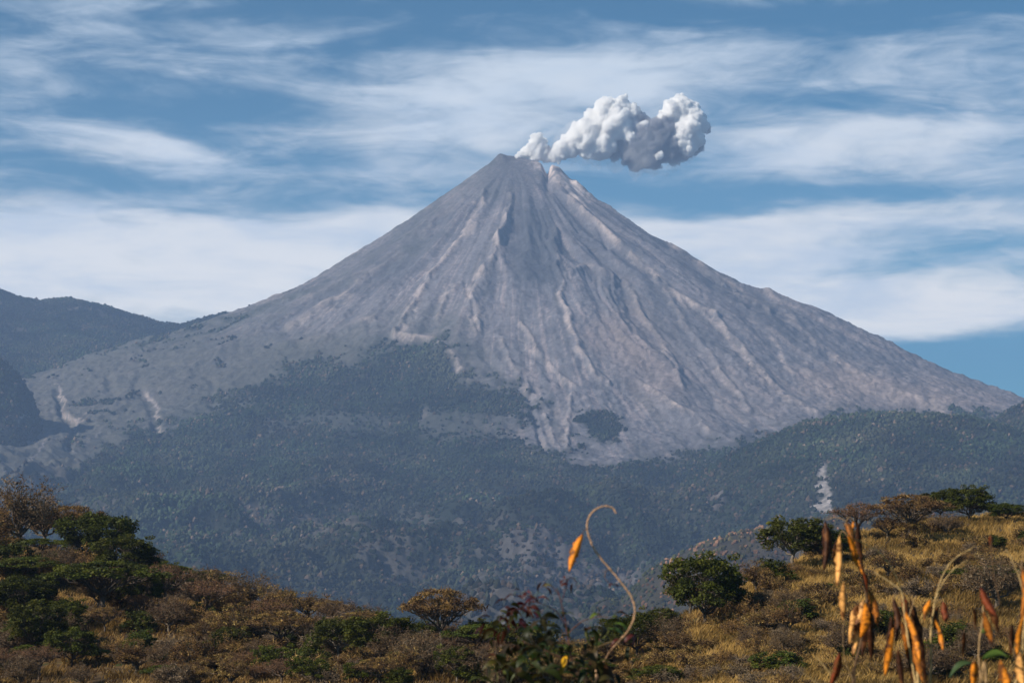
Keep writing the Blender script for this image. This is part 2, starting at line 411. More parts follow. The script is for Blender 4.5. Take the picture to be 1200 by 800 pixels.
# washes and landslips: pale lines
wash = np.zeros_like(forest)
for pts, wd, a in (([(66, 450), (72, 466), (79, 486), (92, 494), (86, 508), (78, 522)], 3.0, 1), ([(108, 478), (98, 486), (91, 496)], 2.4, .9), ([(-4, 572), (14, 556), (26, 546), (40, 530), (58, 512)], 2.6, 1), ([(118, 500), (100, 520), (84, 530)], 2.2, .6), ([(20, 500), (34, 488)], 2, .7), ([(250, 470), (262, 500)], 2, .4),
                ([(172, 460), (182, 474), (186, 488), (192, 504), (190, 520)], 4.2, .95), ([(486, 500), (490, 486), (500, 478)], 3.0, .9), ([(300, 512), (330, 504), (380, 494)], 2, .5),
                
                ([(548, 336), (552, 372), (546, 386)], 3.2, .8), ([(524, 336), (516, 360)], 3.2, .6), ([(500, 330), (484, 370), (468, 396), (450, 402)], 3.2, .8),
                ([(470, 400), (510, 398), (530, 414), (546, 440)], 7, .7), ([(656, 330), (664, 372), (682, 410), (712, 448)], 3, 1.0),
                ([(612, 400), (632, 420), (652, 440)], 2.0, .6), ([(560, 240), (540, 280), (500, 330)], 2.2, .5),
                ([(650, 196), (680, 240), (730, 290), (790, 340), (840, 380), (880, 430)], 3.6, .8),
                ([(690, 215), (760, 270), (830, 316), (900, 360)], 3.4, .7), ([(904, 360), (960, 400)], 2.5, .3),
                ([(908, 398), (920, 430), (934, 440)], 3.4, .8), ([(944, 432), (962, 452), (976, 480), (984, 490)], 3.6, .9), ([(950, 436), (966, 446)], 3, .8),
                ([(1060, 456), (1090, 476), (1110, 482)], 5, .6), ([(1020, 460), (1050, 470)], 4, .5), ([(1092, 470), (1100, 484)], 4, .8),
                ([(400, 350), (412, 346), (390, 362)], 5, .7), ([(330, 345), (300, 356)], 3, .5), ([(392, 362), (350, 395)], 3, .3),
                ([(555, 196), (520, 222), (496, 244)], 2.2, .6), ([(600, 440), (626, 470)], 2, .3), ([(626, 500), (640, 520)], 3, .5), ([(650, 470), (662, 518)], 4, .5)):
    dd = line_d(pts, QX + 16 * nB + 9 * nA, QY + 8 * nB)
    brk = smooth(-.25, .3, nB + .5 * rough + .12)
    if pts[0][0] < 400 or pts[0][0] == 486 or pts[0][0] in (956, 964): brk = np.maximum(brk, .85)
    wash = np.maximum(wash, a * smooth(wd * (.85 if pts[0][0] < 400 else 1.25), wd * .1, dd) * brk)
slip = smooth(-3.5, 3.5, poly_sdf([(963, 540), (968, 545), (971, 566), (977, 600), (951, 600), (957, 568)], QX + 14 * nB + 5 * rough, QY)) * smooth(-.5, .2, nB + .6 * rough + .1)
wash = np.maximum(wash, .75 * slip)
# dark lines of gullies
gul = np.zeros_like(forest)
for pts, wd in (([(66, 456), (74, 486), (88, 500), (80, 524)], 4), ([(128, 440), (130, 458)], 5), ([(160, 450), (178, 476), (186, 502)], 6), ([(248, 448), (250, 476)], 5),
             ([(490, 472), (482, 500), (470, 520)], 5), ([(268, 520), (300, 508)], 3), ([(284, 500), (310, 470), (330, 466)], 4), ([(622, 470), (632, 510), (640, 530)], 3),
             ([(545, 330), (560, 390)], 2), ([(636, 420), (660, 452)], 2), ([(702, 268), (712, 290)], 3), ([(720, 640), (735, 700)], 18), ([(560, 600), (600, 660)], 14)):
    gul = np.maximum(gul, smooth(wd * 1.6, wd * .2, line_d(pts, QX + 8 * nB, QY)))
H = H - gul * np.where(rr > 3000, 26, 14)

def mixc(a, b, t): return a + (np.asarray(b, np.float32) - a) * np.clip(t, 0, 1)[..., None]
alb = np.zeros(H.shape + (3,), np.float32) + np.array([.142, .136, .149], np.float32)
streak = fbm(cc * 40, ss * 40, rr / 900, 4, 301, .6); streak2 = fbm(cc * 120, ss * 120, rr / 900, 3, 311, .6)
alb = mixc(alb, (.105, .102, .107), smooth(-.02, .22, streak + .5 * g1 * -.25 + .1 * nC) * .85)
alb = mixc(alb, (.33, .27, .265), smooth(.02, .34, streak2 * .9 + nB * .35 + .25 * nA + .10 * g2 - .06) * .55)
alb = mixc(alb, (.22, .19, .19), smooth(-.1, .35, nC + .4 * nA) * .35 * smooth(900, 2400, rr))
alb = mixc(alb, (.36, .30, .275), np.clip(lev, 0, 1) * .8 * smooth(-.35, .25, nB + .4 * rough))
# fans of fine dark ash
ash = lambda p, s: smooth(-s, s, poly_sdf(p, QX + 10 * nB + 8 * streak2 * 2, QY + 10 * nB))
dark = np.maximum.reduce([ash([(604, 240), (646, 240), (662, 290), (660, 330), (604, 336), (598, 300)], 9) * .9, ash([(574, 188), (600, 180), (630, 200), (632, 240), (600, 250), (560, 230)], 10) * .55,
                          ash([(560, 230), (470, 330), (350, 370), (330, 372), (440, 300), (520, 240)], 14) * .6, ash([(700, 240), (870, 370), (940, 400), (900, 350), (800, 285)], 10) * .55,
                          ash([(650, 215), (700, 262), (800, 372), (820, 420), (740, 380), (668, 290)], 16) * .35])
alb = mixc(alb, (.062, .065, .074), dark)
red = half([(690, 380), (740, 370), (790, 420), (800, 460), (740, 450), (690, 410)], 24)
alb = mixc(alb, (.30, .215, .18), red * .28)
pk = half([(1000, 430), (1100, 450), (1180, 470), (1100, 486), (1000, 478), (930, 440)], 20)
alb = mixc(alb, (.34, .26, .225), pk * .45)
alb = mixc(alb, (.50, .41, .37), np.clip(wash, 0, 1) * .55)
top = smooth(26, 6, line_d([(645, 192), (655, 194), (670, 206), (684, 220)], QX, QY) + 10 * nB)
alb = mixc(alb, (.66, .55, .50), top * smooth(-.25, .2, nB + .5 * rough) * (rr < 900))
cover = smooth(75, -15, bare + 55 * nA + 40 * nB) * smooth(640, 520, QX)
alb = mixc(alb, (.062, .068, .058), cover * .82 * (1 - np.clip(wash, 0, 1)))
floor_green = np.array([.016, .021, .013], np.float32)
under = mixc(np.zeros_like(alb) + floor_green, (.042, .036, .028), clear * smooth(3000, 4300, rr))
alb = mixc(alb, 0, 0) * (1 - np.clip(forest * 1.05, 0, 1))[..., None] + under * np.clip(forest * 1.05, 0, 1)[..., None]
lowc = smooth(3400, 4700, rr) * (1 - forest)
alb = mixc(alb, (.075, .063, .052), lowc * .95 * (1 - wash))
alb = mixc(alb, (.085, .082, .068), sparse * (1 - forest) * .8 * (1 - wash))
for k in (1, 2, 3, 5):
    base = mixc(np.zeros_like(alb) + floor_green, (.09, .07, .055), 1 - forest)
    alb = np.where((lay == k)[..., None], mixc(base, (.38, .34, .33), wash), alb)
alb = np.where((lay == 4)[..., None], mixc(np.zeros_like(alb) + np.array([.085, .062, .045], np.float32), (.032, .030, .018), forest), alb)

m_rock, n, b = material('mountain ground')
ca = n.new('ShaderNodeVertexColor', layer_name='col')
geo = n.new('ShaderNodeNewGeometry')
f1 = n.noise(geo.outputs['Position'], .045, 6, .7)
f2 = n.noise(geo.outputs['Position'], .012, 4, .6)
k1 = n.remap(f1, .3, .7, .66, 1.36, 'LINEAR'); k2 = n.remap(f2, .3, .7, .85, 1.16, 'LINEAR')
n.put(b.inputs['Base Color'], n.mix(1.0, ca.outputs[0], n.comb(n.math('MULTIPLY', k1, k2), n.math('MULTIPLY', k1, k2), n.math('MULTIPLY', k1, k2)), 'MULTIPLY'))
bmp = n.new('ShaderNodeBump'); bmp.inputs['Distance'].default_value = 14; bmp.inputs['Strength'].default_value = .5
n.put(bmp.inputs['Height'], f1); n.l.new(bmp.outputs[0], b.inputs['Normal'])

nx, ny = len(SX), len(SY)
idx = np.arange(nx * ny).reshape(ny, nx)
quads = np.stack([idx[:-1, :-1], idx[:-1, 1:], idx[1:, 1:], idx[1:, :-1]], -1).reshape(-1, 4)
fl = np.stack([lay[:-1, :-1], lay[1:, 1:]], 0).max(0)
frr = rr[:-1, :-1]
ftag = np.where(fl == 0, np.where(frr < 3500 + 500 * nA[:-1, :-1], 0, 6), fl).ravel()
CO = np.stack([Xg, Yg, H], -1).reshape(-1, 3); AL = alb.reshape(-1, 3)
names = {0: ('volcano', 'bare grey volcano cone with ash gullies rising above the wooded slopes', 'volcano'),
         6: ('foothills', 'hazy wooded foothills with brown clearings at the foot of the volcano', 'foothills'),
         1: ('distant_ridge', 'dark wooded ridge behind the left shoulder of the volcano', 'mountain ridge'),
         2: ('wooded_spur', 'dark wooded spur dropping below the ridge on the left edge', 'hillside'),
         3: ('wooded_hill', 'broad forested hill below the right flank of the volcano with a pale landslip', 'hill'),
         4: ('brown_hill', 'low brown hill just behind the golden hillside', 'hill'),
         5: ('wooded_knoll', 'dark knoll below the far right foot of the volcano', 'hill')}
for k, (nm, lb, ct) in names.items():
    q = quads[ftag == k]
    if not len(q): continue
    used, inv = np.unique(q, return_inverse=True)
    o = mesh_np(nm, CO[used], inv.reshape(-1, 4), m_rock, col=AL[used], shade=True)
    tag(o, lb, ct, kind='structure')

# plain sheet under everything
g = mesh_np('ground', np.array([(-7500, -300, -345), (7500, -300, -345), (7500, 16200, -345), (-7500, 16200, -345)], float), np.array([[0, 1, 2, 3]]),
            m_rock, col=np.array([[.12, .10, .07]] * 4))
tag(g, 'flat valley floor below the hills', 'ground', kind='structure')

# ------------------------------------------------------------------ far woods: crowns standing on the slopes
rng = np.random.default_rng(4)
def scatter_wood(sel_prob, spacing):
    """random points of the terrain grid, thinned by probability"""
    dyv = np.gradient(Yg, axis=0); dxv = np.gradient(Xg, axis=1)
    area = np.abs(dyv * dxv)
    vis = (QX > -60) & (QX < 1260) & (QY > 300) & (QY < 800) & (Yg < 13600)
    lam = area * sel_prob / (spacing ** 2) * vis
    cnt = rng.poisson(lam)
    ii = np.repeat(np.arange(cnt.size), cnt.ravel())
    jy, jx = np.unravel_index(ii, cnt.shape)
    jy = np.clip(jy, 0, ny - 2); jx = np.clip(jx, 0, nx - 2)
    a, b_ = rng.random(len(jy)), rng.random(len(jy))
    def bl(A): return (A[jy, jx] * (1 - a) + A[jy + 1, jx] * a) * (1 - b_) + (A[jy, jx + 1] * (1 - a) + A[jy + 1, jx + 1] * a) * b_
    return bl(Xg), bl(Yg), bl(H), lay[jy, jx], bl(clear), bl(nA), bl(rr)
# orientation: hide slopes facing away
slope = np.gradient(H, axis=0) / np.gradient(Yg, axis=0)
facing = (slope - H / Yg) > -.02
prob = np.where(facing, np.maximum(smooth(.34, .80, forest), .38 * smooth(3900, 4600, rr) * smooth(-20, -70, bare)) * (1 - np.clip(wash * 1.8, 0, 1)), 0)
tx, ty, tz, tl, tcl, tn, tr = scatter_wood(prob, 13.0)
ico_v = []; t_ = (1 + 5 ** .5) / 2
for a_ in (-1, 1):
    for b_ in (-t_, t_): ico_v += [(a_, b_, 0), (0, a_, b_), (b_, 0, a_)]
import bmesh
bm_ = bmesh.new(); bmesh.ops.create_icosphere(bm_, subdivisions=1, radius=1)
bm_.verts.ensure_lookup_table()
IV = np.array([v.co[:] for v in bm_.verts]); IF = np.array([[v.index for v in f.verts] for f in bm_.faces]); bm_.free()
IF = IF; keep = IV[:, 2] > -.6
def wood(name, sel, rad, colf, label, cat):
    n_ = int(sel.sum())
    if not n_: return
    sc_ = rad * np.exp(rng.normal(0, .2, n_))
    V = np.repeat(IV[None], n_, 0) * (1 + rng.normal(0, .2, (n_, len(IV), 1)))
    V = V * np.stack([sc_ * rng.uniform(.8, 1.2, n_), sc_ * rng.uniform(.8, 1.2, n_), sc_ * rng.uniform(.75, 1.35, n_)], -1)[:, None, :]
    V = V + np.stack([tx[sel], ty[sel], tz[sel] + sc_ * .45], -1)[:, None, :]
    Fc = IF[None] + (np.arange(n_) * len(IV))[:, None, None]
    col = colf(sel, n_)
    o = mesh_np(name, V.reshape(-1, 3), Fc.reshape(-1, 3), m_wood, col=np.repeat(col, len(IV), 0), shade=False)
    tag(o, label, cat, kind='stuff')
m_wood, n, b = material('far foliage')
ca = n.new('ShaderNodeVertexColor', layer_name='col'); n.l.new(ca.outputs[0], b.inputs['Base Color'])
b.inputs['Specular IOR Level'].default_value = .05
def wood_col(sel, n_):
    g_ = np.array([.030, .044, .020]); d_ = np.array([.013, .022, .014]); br = np.array([.085, .062, .044])
    t = rng.random((n_, 1)); c = g_ * t + d_ * (1 - t)
    q = (rng.random(n_) < (.06 + .45 * tcl[sel] * smooth(3300, 4600, tr[sel]) + .10 * (tn[sel] > .1)))[:, None]
    big = np.clip(1.0 + 1.9 * fbm(tx[sel] / 260, ty[sel] / 260, 0, 4, 801) + 1.4 * fbm(tx[sel] / 900, ty[sel] / 1500, 0, 3, 805), .4, 2.1)[:, None]  # broad sunlit and shaded relief of the woods, put into crown colour
    warm = np.clip(.35 + 2.2 * fbm(tx[sel] / 420, ty[sel] / 420, 2, 4, 811), 0, 1)[:, None]
    c = c * (1 - .45 * warm) + np.array([.050, .040, .027]) * .45 * warm
    return np.where(q, br * rng.uniform(.7, 1.4, (n_, 1)), c) * big * rng.uniform(.7, 1.3, (n_, 1))
print('wood', len(tx))
wood('volcano_forest', (tl != 3) & (tl != 4), 6.6, wood_col, 'blue green forest covering the lower slopes of the volcano', 'forest')
wood('hill_forest', tl == 3, 6.2, wood_col, 'dense forest on the broad hill below the right flank', 'forest')
wood('scrub_woods', tl == 4, 4.0, lambda s_, k_: wood_col(s_, k_) * np.array([1.35, 1.0, .8]), 'scattered scrub wood on the low brown hill', 'scrub')

# ------------------------------------------------------------------ haze
def box(name, lo, hi, mat):
    v = np.array([(x, y, z) for x in (lo[0], hi[0]) for y in (lo[1], hi[1]) for z in (lo[2], hi[2])], float)
    f = np.array([(0, 1, 3, 2), (4, 6, 7, 5), (0, 4, 5, 1), (2, 3, 7, 6), (0, 2, 6, 4), (1, 5, 7, 3)])
    return mesh_np(name, v, f, mat)
m_haze = bpy.data.materials.new('haze'); m_haze.use_nodes = True
hn = m_haze.node_tree; hn.nodes.remove(hn.nodes['Principled BSDF'])
pv = hn.nodes.new('ShaderNodeVolumePrincipled'); hn.links.new(pv.outputs[0], hn.nodes['Material Output'].inputs['Volume'])
pv.inputs['Color'].default_value = (.385, .56, .88, 1); pv.inputs['Density'].default_value = 4.6e-5; pv.inputs['Anisotropy'].default_value = .1
o = box('haze', (-7600, -400, -346.5), (7600, 16300, 2790), m_haze)
tag(o, 'thin blue haze filling the air in front of the volcano', 'haze', kind='stuff')
# ------------------------------------------------------------------ ash plume
def plume():
    white = [  # column, row, radius in pixels, depth offset in pixels
        (608, 184, 7, 0), (616, 180, 9, 2), (624, 176, 12, 0), (630, 170, 13, 2), (628, 183, 10, 0), (640, 186, 8, 4), (636, 178, 10, 5),
        (650, 183, 10, 0), (658, 176, 14, 0), (668, 172, 16, 4), (678, 164, 19, 0), (690, 158, 22, -4), (690, 176, 14, 0), (706, 170, 20, -3),
        (702, 148, 22, 0), (708, 138, 20, -3), (716, 130, 19, 0), (728, 126, 15, 0), (738, 132, 14, 2), (720, 146, 24, -6),
        (738, 152, 18, 0), (790, 130, 17, -4), (798, 124, 14, -6), (808, 134, 17, -4), (818, 142, 14, -2), (824, 148, 10, 0), (780, 140, 13, 0),
        (804, 152, 20, -4), (812, 164, 15, -2), (806, 172, 13, -6), (772, 182, 7, -17), (738, 160, 9, -18), (756, 146, 7, -12), (800, 166, 14, -6)]
    ash = [(740, 150, 17, 0), (750, 142, 13, 4), (752, 164, 24, -2), (742, 178, 19, 0), (758, 182, 18, 0), (744, 194, 10, 2), (772, 160, 24, 0),
           (782, 150, 15, -4), (788, 168, 19, 0), (776, 180, 14, 2), (800, 178, 13, 2), (790, 186, 10, 2), (768, 192, 9, 2), (728, 172, 14, 0), (816, 172, 10, 6), (720, 182, 9, 3), (828, 152, 7, 8), (642, 176, 7, 2)]
    c0 = at(715, 160, 12000)
    def cloud(name, blobs, seed, dens, color, label, heads=1.8, vox=4.2):
        rnd = random.Random(seed); bm = bmesh.new()
        def ball(p, r):
            bmesh.ops.create_icosphere(bm, subdivisions=2, radius=r, matrix=Matrix.Translation(p - c0) @ Matrix.Rotation(rnd.random() * 6, 4, 'Z'))
        for (px, py, r, d) in blobs:
            p = at(px, py, 12000 + d * M); r = r * M * .93
            ball(p, r)
            for _ in range(int((5 + r / 9) * heads)):
                v = Vector((rnd.gauss(0, 1), rnd.gauss(0, 1), rnd.gauss(0, 1) + .2)).normalized()
                ball(p + v * r * rnd.uniform(.72, .95), r * rnd.uniform(.2, .42))
        me = bpy.data.meshes.new(name); bm.to_mesh(me); bm.free()
        o = bpy.data.objects.new(name, me); C.objects.link(o); o.location = c0
        rm = o.modifiers.new('r', 'REMESH'); rm.mode = 'VOXEL'; rm.voxel_size = vox; rm.use_smooth_shade = True
        for k, (sz, st, ty) in enumerate(((70, 30, 'CLOUDS'), (42, -13, 'VORONOI'), (20, -7, 'VORONOI'), (11, 9, 'CLOUDS'))):
            t = bpy.data.textures.new('%s%d' % (name, k), ty); t.noise_scale = sz
            dm = o.modifiers.new('d%d' % k, 'DISPLACE'); dm.texture = t; dm.strength = st; dm.mid_level = .5 if ty == 'CLOUDS' else .35
            dm.texture_coords = 'LOCAL'
        m = bpy.data.materials.new(name); m.use_nodes = True
        t = m.node_tree; t.nodes.remove(t.nodes['Principled BSDF'])
        v = t.nodes.new('ShaderNodeVolumePrincipled'); t.links.new(v.outputs[0], t.nodes['Material Output'].inputs['Volume'])
        v.inputs['Color'].default_value = color; v.inputs['Density'].default_value = dens; v.inputs['Anisotropy'].default_value = -.35
        me.materials.append(m)
        tag(o, label, 'smoke', kind='stuff')
        return o
    cloud('white_plume', white, 5, .13, (.9998, .996, .990, 1), 'white billowing steam drifting to the right from the summit crater')
    cloud('grey_ash_plume', ash, 9, .055, (.50, .50, .53, 1), 'dark grey ash in the middle of the plume right of the summit')
    cloud('thin_smoke', [(745, 200, 12, 0), (765, 196, 13, 0), (700, 188, 12, 0), (672, 186, 10, 0), (722, 192, 13, 0), (650, 184, 9, 0), (790, 194, 10, 0), (690, 180, 16, 0), (660, 172, 19, 0), (676, 160, 22, 0), (642, 182, 12, 0), (752, 172, 33, 0), (806, 180, 14, 0), (780, 204, 6, 0)],
          13, .0035, (.97, .96, .96, 1), 'thin veil of smoke hanging below the plume', .6, 10.0)
plume()
sc.cycles.volume_bounces = 26
sc.cycles.max_bounces = 28
# ------------------------------------------------------------------ the near hillside
CR = np.array([(-400, 585, 410, 245), (-200, 590, 400, 240), (0, 632, 380, 232), (100, 648, 372, 230), (170, 672, 360, 225), (230, 692, 350, 222), (300, 710, 340, 220),
               (400, 732, 322, 215), (500, 752, 300, 210), (620, 770, 280, 205), (700, 768, 262, 200), (745, 748, 256, 193), (800, 722, 262, 188),
               (850, 700, 272, 184), (900, 672, 285, 181), (950, 650, 300, 178), (1000, 630, 318, 175), (1060, 616, 332, 173), (1130, 606, 345, 171), (1200, 604, 350, 170),
               (1400, 596, 360, 170), (1700, 590, 380, 170)], float)
def near_h(x, y):
    x = np.asarray(x, float); y = np.asarray(y, float)
    px = 600 + F * math.cos(TH) * x / np.maximum(y, .5)
    px = np.clip(px, -400, 1700)
    cy = np.interp(px, CR[:, 0], CR[:, 1]); cd = np.interp(px, CR[:, 0], CR[:, 2]); bd = np.interp(px, CR[:, 0], CR[:, 3])
    t = np.clip((y - bd) / (cd - bd), 0, 1)
    row = 812 + (cy - 812) * (.25 * t + .75 * np.sin(t * PI / 2) ** 1.25)
    z1 = y * zk(row)
    zb = bd * zk(812.0)
    # dip between the viewpoint and the hillside
    tt = np.clip(y / bd, 0, 1)
    z0 = -1.9 + (zb + 1.9) * np.interp(tt, [0, .03, .1, .3, .7, 1], [0, .10, .42, .92, 1.12, 1.0]) 
    z = np.where(y < bd, z0, z1)
    over = np.maximum(y - cd, 0)
    z = z - .30 * (np.sqrt(over * over + 144) - 12) 
    w_ = smooth(60, 180, y)
    z = z + w_ * (1.5 * fbm(x / 34, y / 34, 0, 3, 401) + .5 * fbm(x / 9, y / 9, 0, 3, 411)) + (1 - w_) * .12 * fbm(x / 3, y / 3, 0, 3, 421)
    return z
sx = np.linspace(-.52, .52, 520); sy = np.concatenate([np.linspace(.6, 30, 60)[:-1], np.linspace(30, 160, 60)[:-1], np.linspace(160, 430, 330)[:-1], np.linspace(430, 900, 60)])
S2, Y2 = np.meshgrid(sx, sy); X2 = S2 * Y2 * np.interp(Y2, [0, 30, 160], [3, 1.6, 1.0]); H2 = near_h(X2, Y2)
nid = np.arange(X2.size).reshape(X2.shape)
q2 = np.stack([nid[:-1, :-1], nid[:-1, 1:], nid[1:, 1:], nid[1:, :-1]], -1).reshape(-1, 4)
m_soil, n, b = material('dry hillside')
geo = n.new('ShaderNodeNewGeometry')
a1 = n.noise(geo.outputs['Position'], .05, 5, .6); a2 = n.noise(geo.outputs['Position'], .9, 6, .7); a3 = n.noise(geo.outputs['Position'], .16, 4, .6)
c1 = n.ramp(a2, [(.3, (.035, .022, .011)), (.5, (.09, .056, .024)), (.68, (.17, .11, .045))])
c2 = n.ramp(a2, [(.3, (.022, .016, .010)), (.6, (.06, .042, .026)), (.75, (.10, .075, .05))])
c3 = n.ramp(a2, [(.3, (.02, .03, .01)), (.7, (.06, .08, .025))])
cc_ = n.mix(n.remap(a1, .42, .58), c1, c2); cc_ = n.mix(n.remap(a3, .56, .68), cc_, c3)
n.l.new(cc_, b.inputs['Base Color'])
bp = n.new('ShaderNodeBump'); bp.inputs['Distance'].default_value = .5; bp.inputs['Strength'].default_value = .9; n.put(bp.inputs['Height'], a2); n.l.new(bp.outputs[0], b.inputs['Normal'])
hs = mesh_np('hillside', np.stack([X2, Y2, H2], -1).reshape(-1, 3), q2, m_soil, shade=True)
tag(hs, 'dry scrub covered hillside with golden grass in front of the valley', 'hillside', kind='structure')

# ------------------------------------------------------------------ materials of plants
def leafy(name, transl=.35, rough=.6):
    m, n, b = material(name)
    ca = n.new('ShaderNodeVertexColor', layer_name='col'); oi = n.new('ShaderNodeObjectInfo')
    hs_ = n.new('ShaderNodeHueSaturation'); n.l.new(ca.outputs[0], hs_.inputs['Color'])
    n.put(hs_.inputs['Value'], n.remap(oi.outputs['Random'], 0, 1, .78, 1.22, 'LINEAR'))
    n.put(hs_.inputs['Hue'], n.remap(oi.outputs['Random'], 0, 1, .488, .508, 'LINEAR'))
    n.l.new(hs_.outputs[0], b.inputs['Base Color']); b.inputs['Roughness'].default_value = rough
    tr = n.new('ShaderNodeBsdfTranslucent'); n.l.new(hs_.outputs[0], tr.inputs['Color'])
    ms = n.new('ShaderNodeMixShader'); ms.inputs[0].default_value = transl
    n.l.new(b.outputs[0], ms.inputs[1]); n.l.new(tr.outputs[0], ms.inputs[2])
    n.l.new(ms.outputs[0], m.node_tree.nodes['Material Output'].inputs['Surface'])
    return m
m_leaf = leafy('leaves'); m_grass = leafy('dry grass blades', .3, .7)
m_bark, n, b = material('bark')
ca = n.new('ShaderNodeVertexColor', layer_name='col'); geo = n.new('ShaderNodeTexCoord')
f = n.noise(geo.outputs['Object'], 4.0, 5, .65)
n.put(b.inputs['Base Color'], n.mix(1.0, ca.outputs[0], n.ramp(f, [(.3, .55), (.7, 1.35)]), 'MULTIPLY'))

# ------------------------------------------------------------------ tree builder
class Tubes:
    def __init__(s): s.v = []; s.f = []; s.n = 0; s.c = []
    def add(s, P, rad, col, sides=5):
        P = np.asarray(P, float); k = len(P)
        T = np.gradient(P, axis=0); T /= np.linalg.norm(T, axis=1, keepdims=True) + 1e-9
        up = np.array([.31, .17, .93]); A = np.cross(T, up); A /= np.linalg.norm(A, axis=1, keepdims=True) + 1e-9
        B = np.cross(T, A); th = np.arange(sides) * 2 * PI / sides
        ring = A[:, None] * np.cos(th)[None, :, None] + B[:, None] * np.sin(th)[None, :, None]
        V = P[:, None] + ring * np.asarray(rad)[:, None, None]
        i = np.arange(k * sides).reshape(k, sides) + s.n; j = np.roll(i, -1, 1)
        s.f.append(np.stack([i[:-1], j[:-1], j[1:], i[1:]], -1).reshape(-1, 4))
        s.v.append(V.reshape(-1, 3)); s.n += k * sides
        s.c.append(np.repeat(np.asarray(col, float)[None], k * sides, 0))
    def get(s): return np.concatenate(s.v), np.concatenate(s.f), np.concatenate(s.c)

def curve(a, b_, rng, k=5, sag=.15, wob=.06):
    a = np.asarray(a, float); b_ = np.asarray(b_, float); L = np.linalg.norm(b_ - a)
    t = np.linspace(0, 1, k)[:, None]
    P = a + (b_ - a) * t
    P[:, 2] += (L * sag * np.sin(t[:, 0] * PI))
    P[1:-1] += rng.normal(0, wob * L, (k - 2, 3))
    return P

def leaves(C_, rad, n_each, size, cols, rng, flat=.5, upb=.6, aspect=1.0):
    """rhombic leaves scattered in flattened clumps round the centres C_"""
    C_ = np.asarray(C_, float); m = len(C_); K = m * n_each
    ce = np.repeat(C_, n_each, 0)
    d = rng.normal(0, 1, (K, 3)); d /= np.linalg.norm(d, axis=1, keepdims=True); d *= (rng.random((K, 1)) ** .45)
    rr_ = np.repeat(np.asarray(rad, float) * np.ones(m), n_each)[:, None]
    p = ce + d * rr_ * np.array([1, 1, flat])
    nrm = rng.normal(0, 1, (K, 3)); nrm[:, 2] = np.abs(nrm[:, 2]) + upb; nrm += d * .6; nrm /= np.linalg.norm(nrm, axis=1, keepdims=True)
    a = np.cross(nrm, rng.normal(0, 1, (K, 3))); a /= np.linalg.norm(a, axis=1, keepdims=True); b_ = np.cross(nrm, a)
    s = size * np.exp(rng.normal(0, .3, (K, 1)))
    V = np.stack([p + a * s, p + b_ * s * .55 * aspect, p - a * s, p - b_ * s * .55 * aspect], 1)
    cols = np.asarray(cols, float)
    ci = rng.integers(0, len(cols), m); base = cols[np.repeat(ci, n_each)]
    base = base * (.65 + .7 * rng.random((K, 1)))
    Fq = np.arange(K * 4).reshape(K, 4)
    return V.reshape(-1, 3), Fq, np.repeat(base, 4, 0)

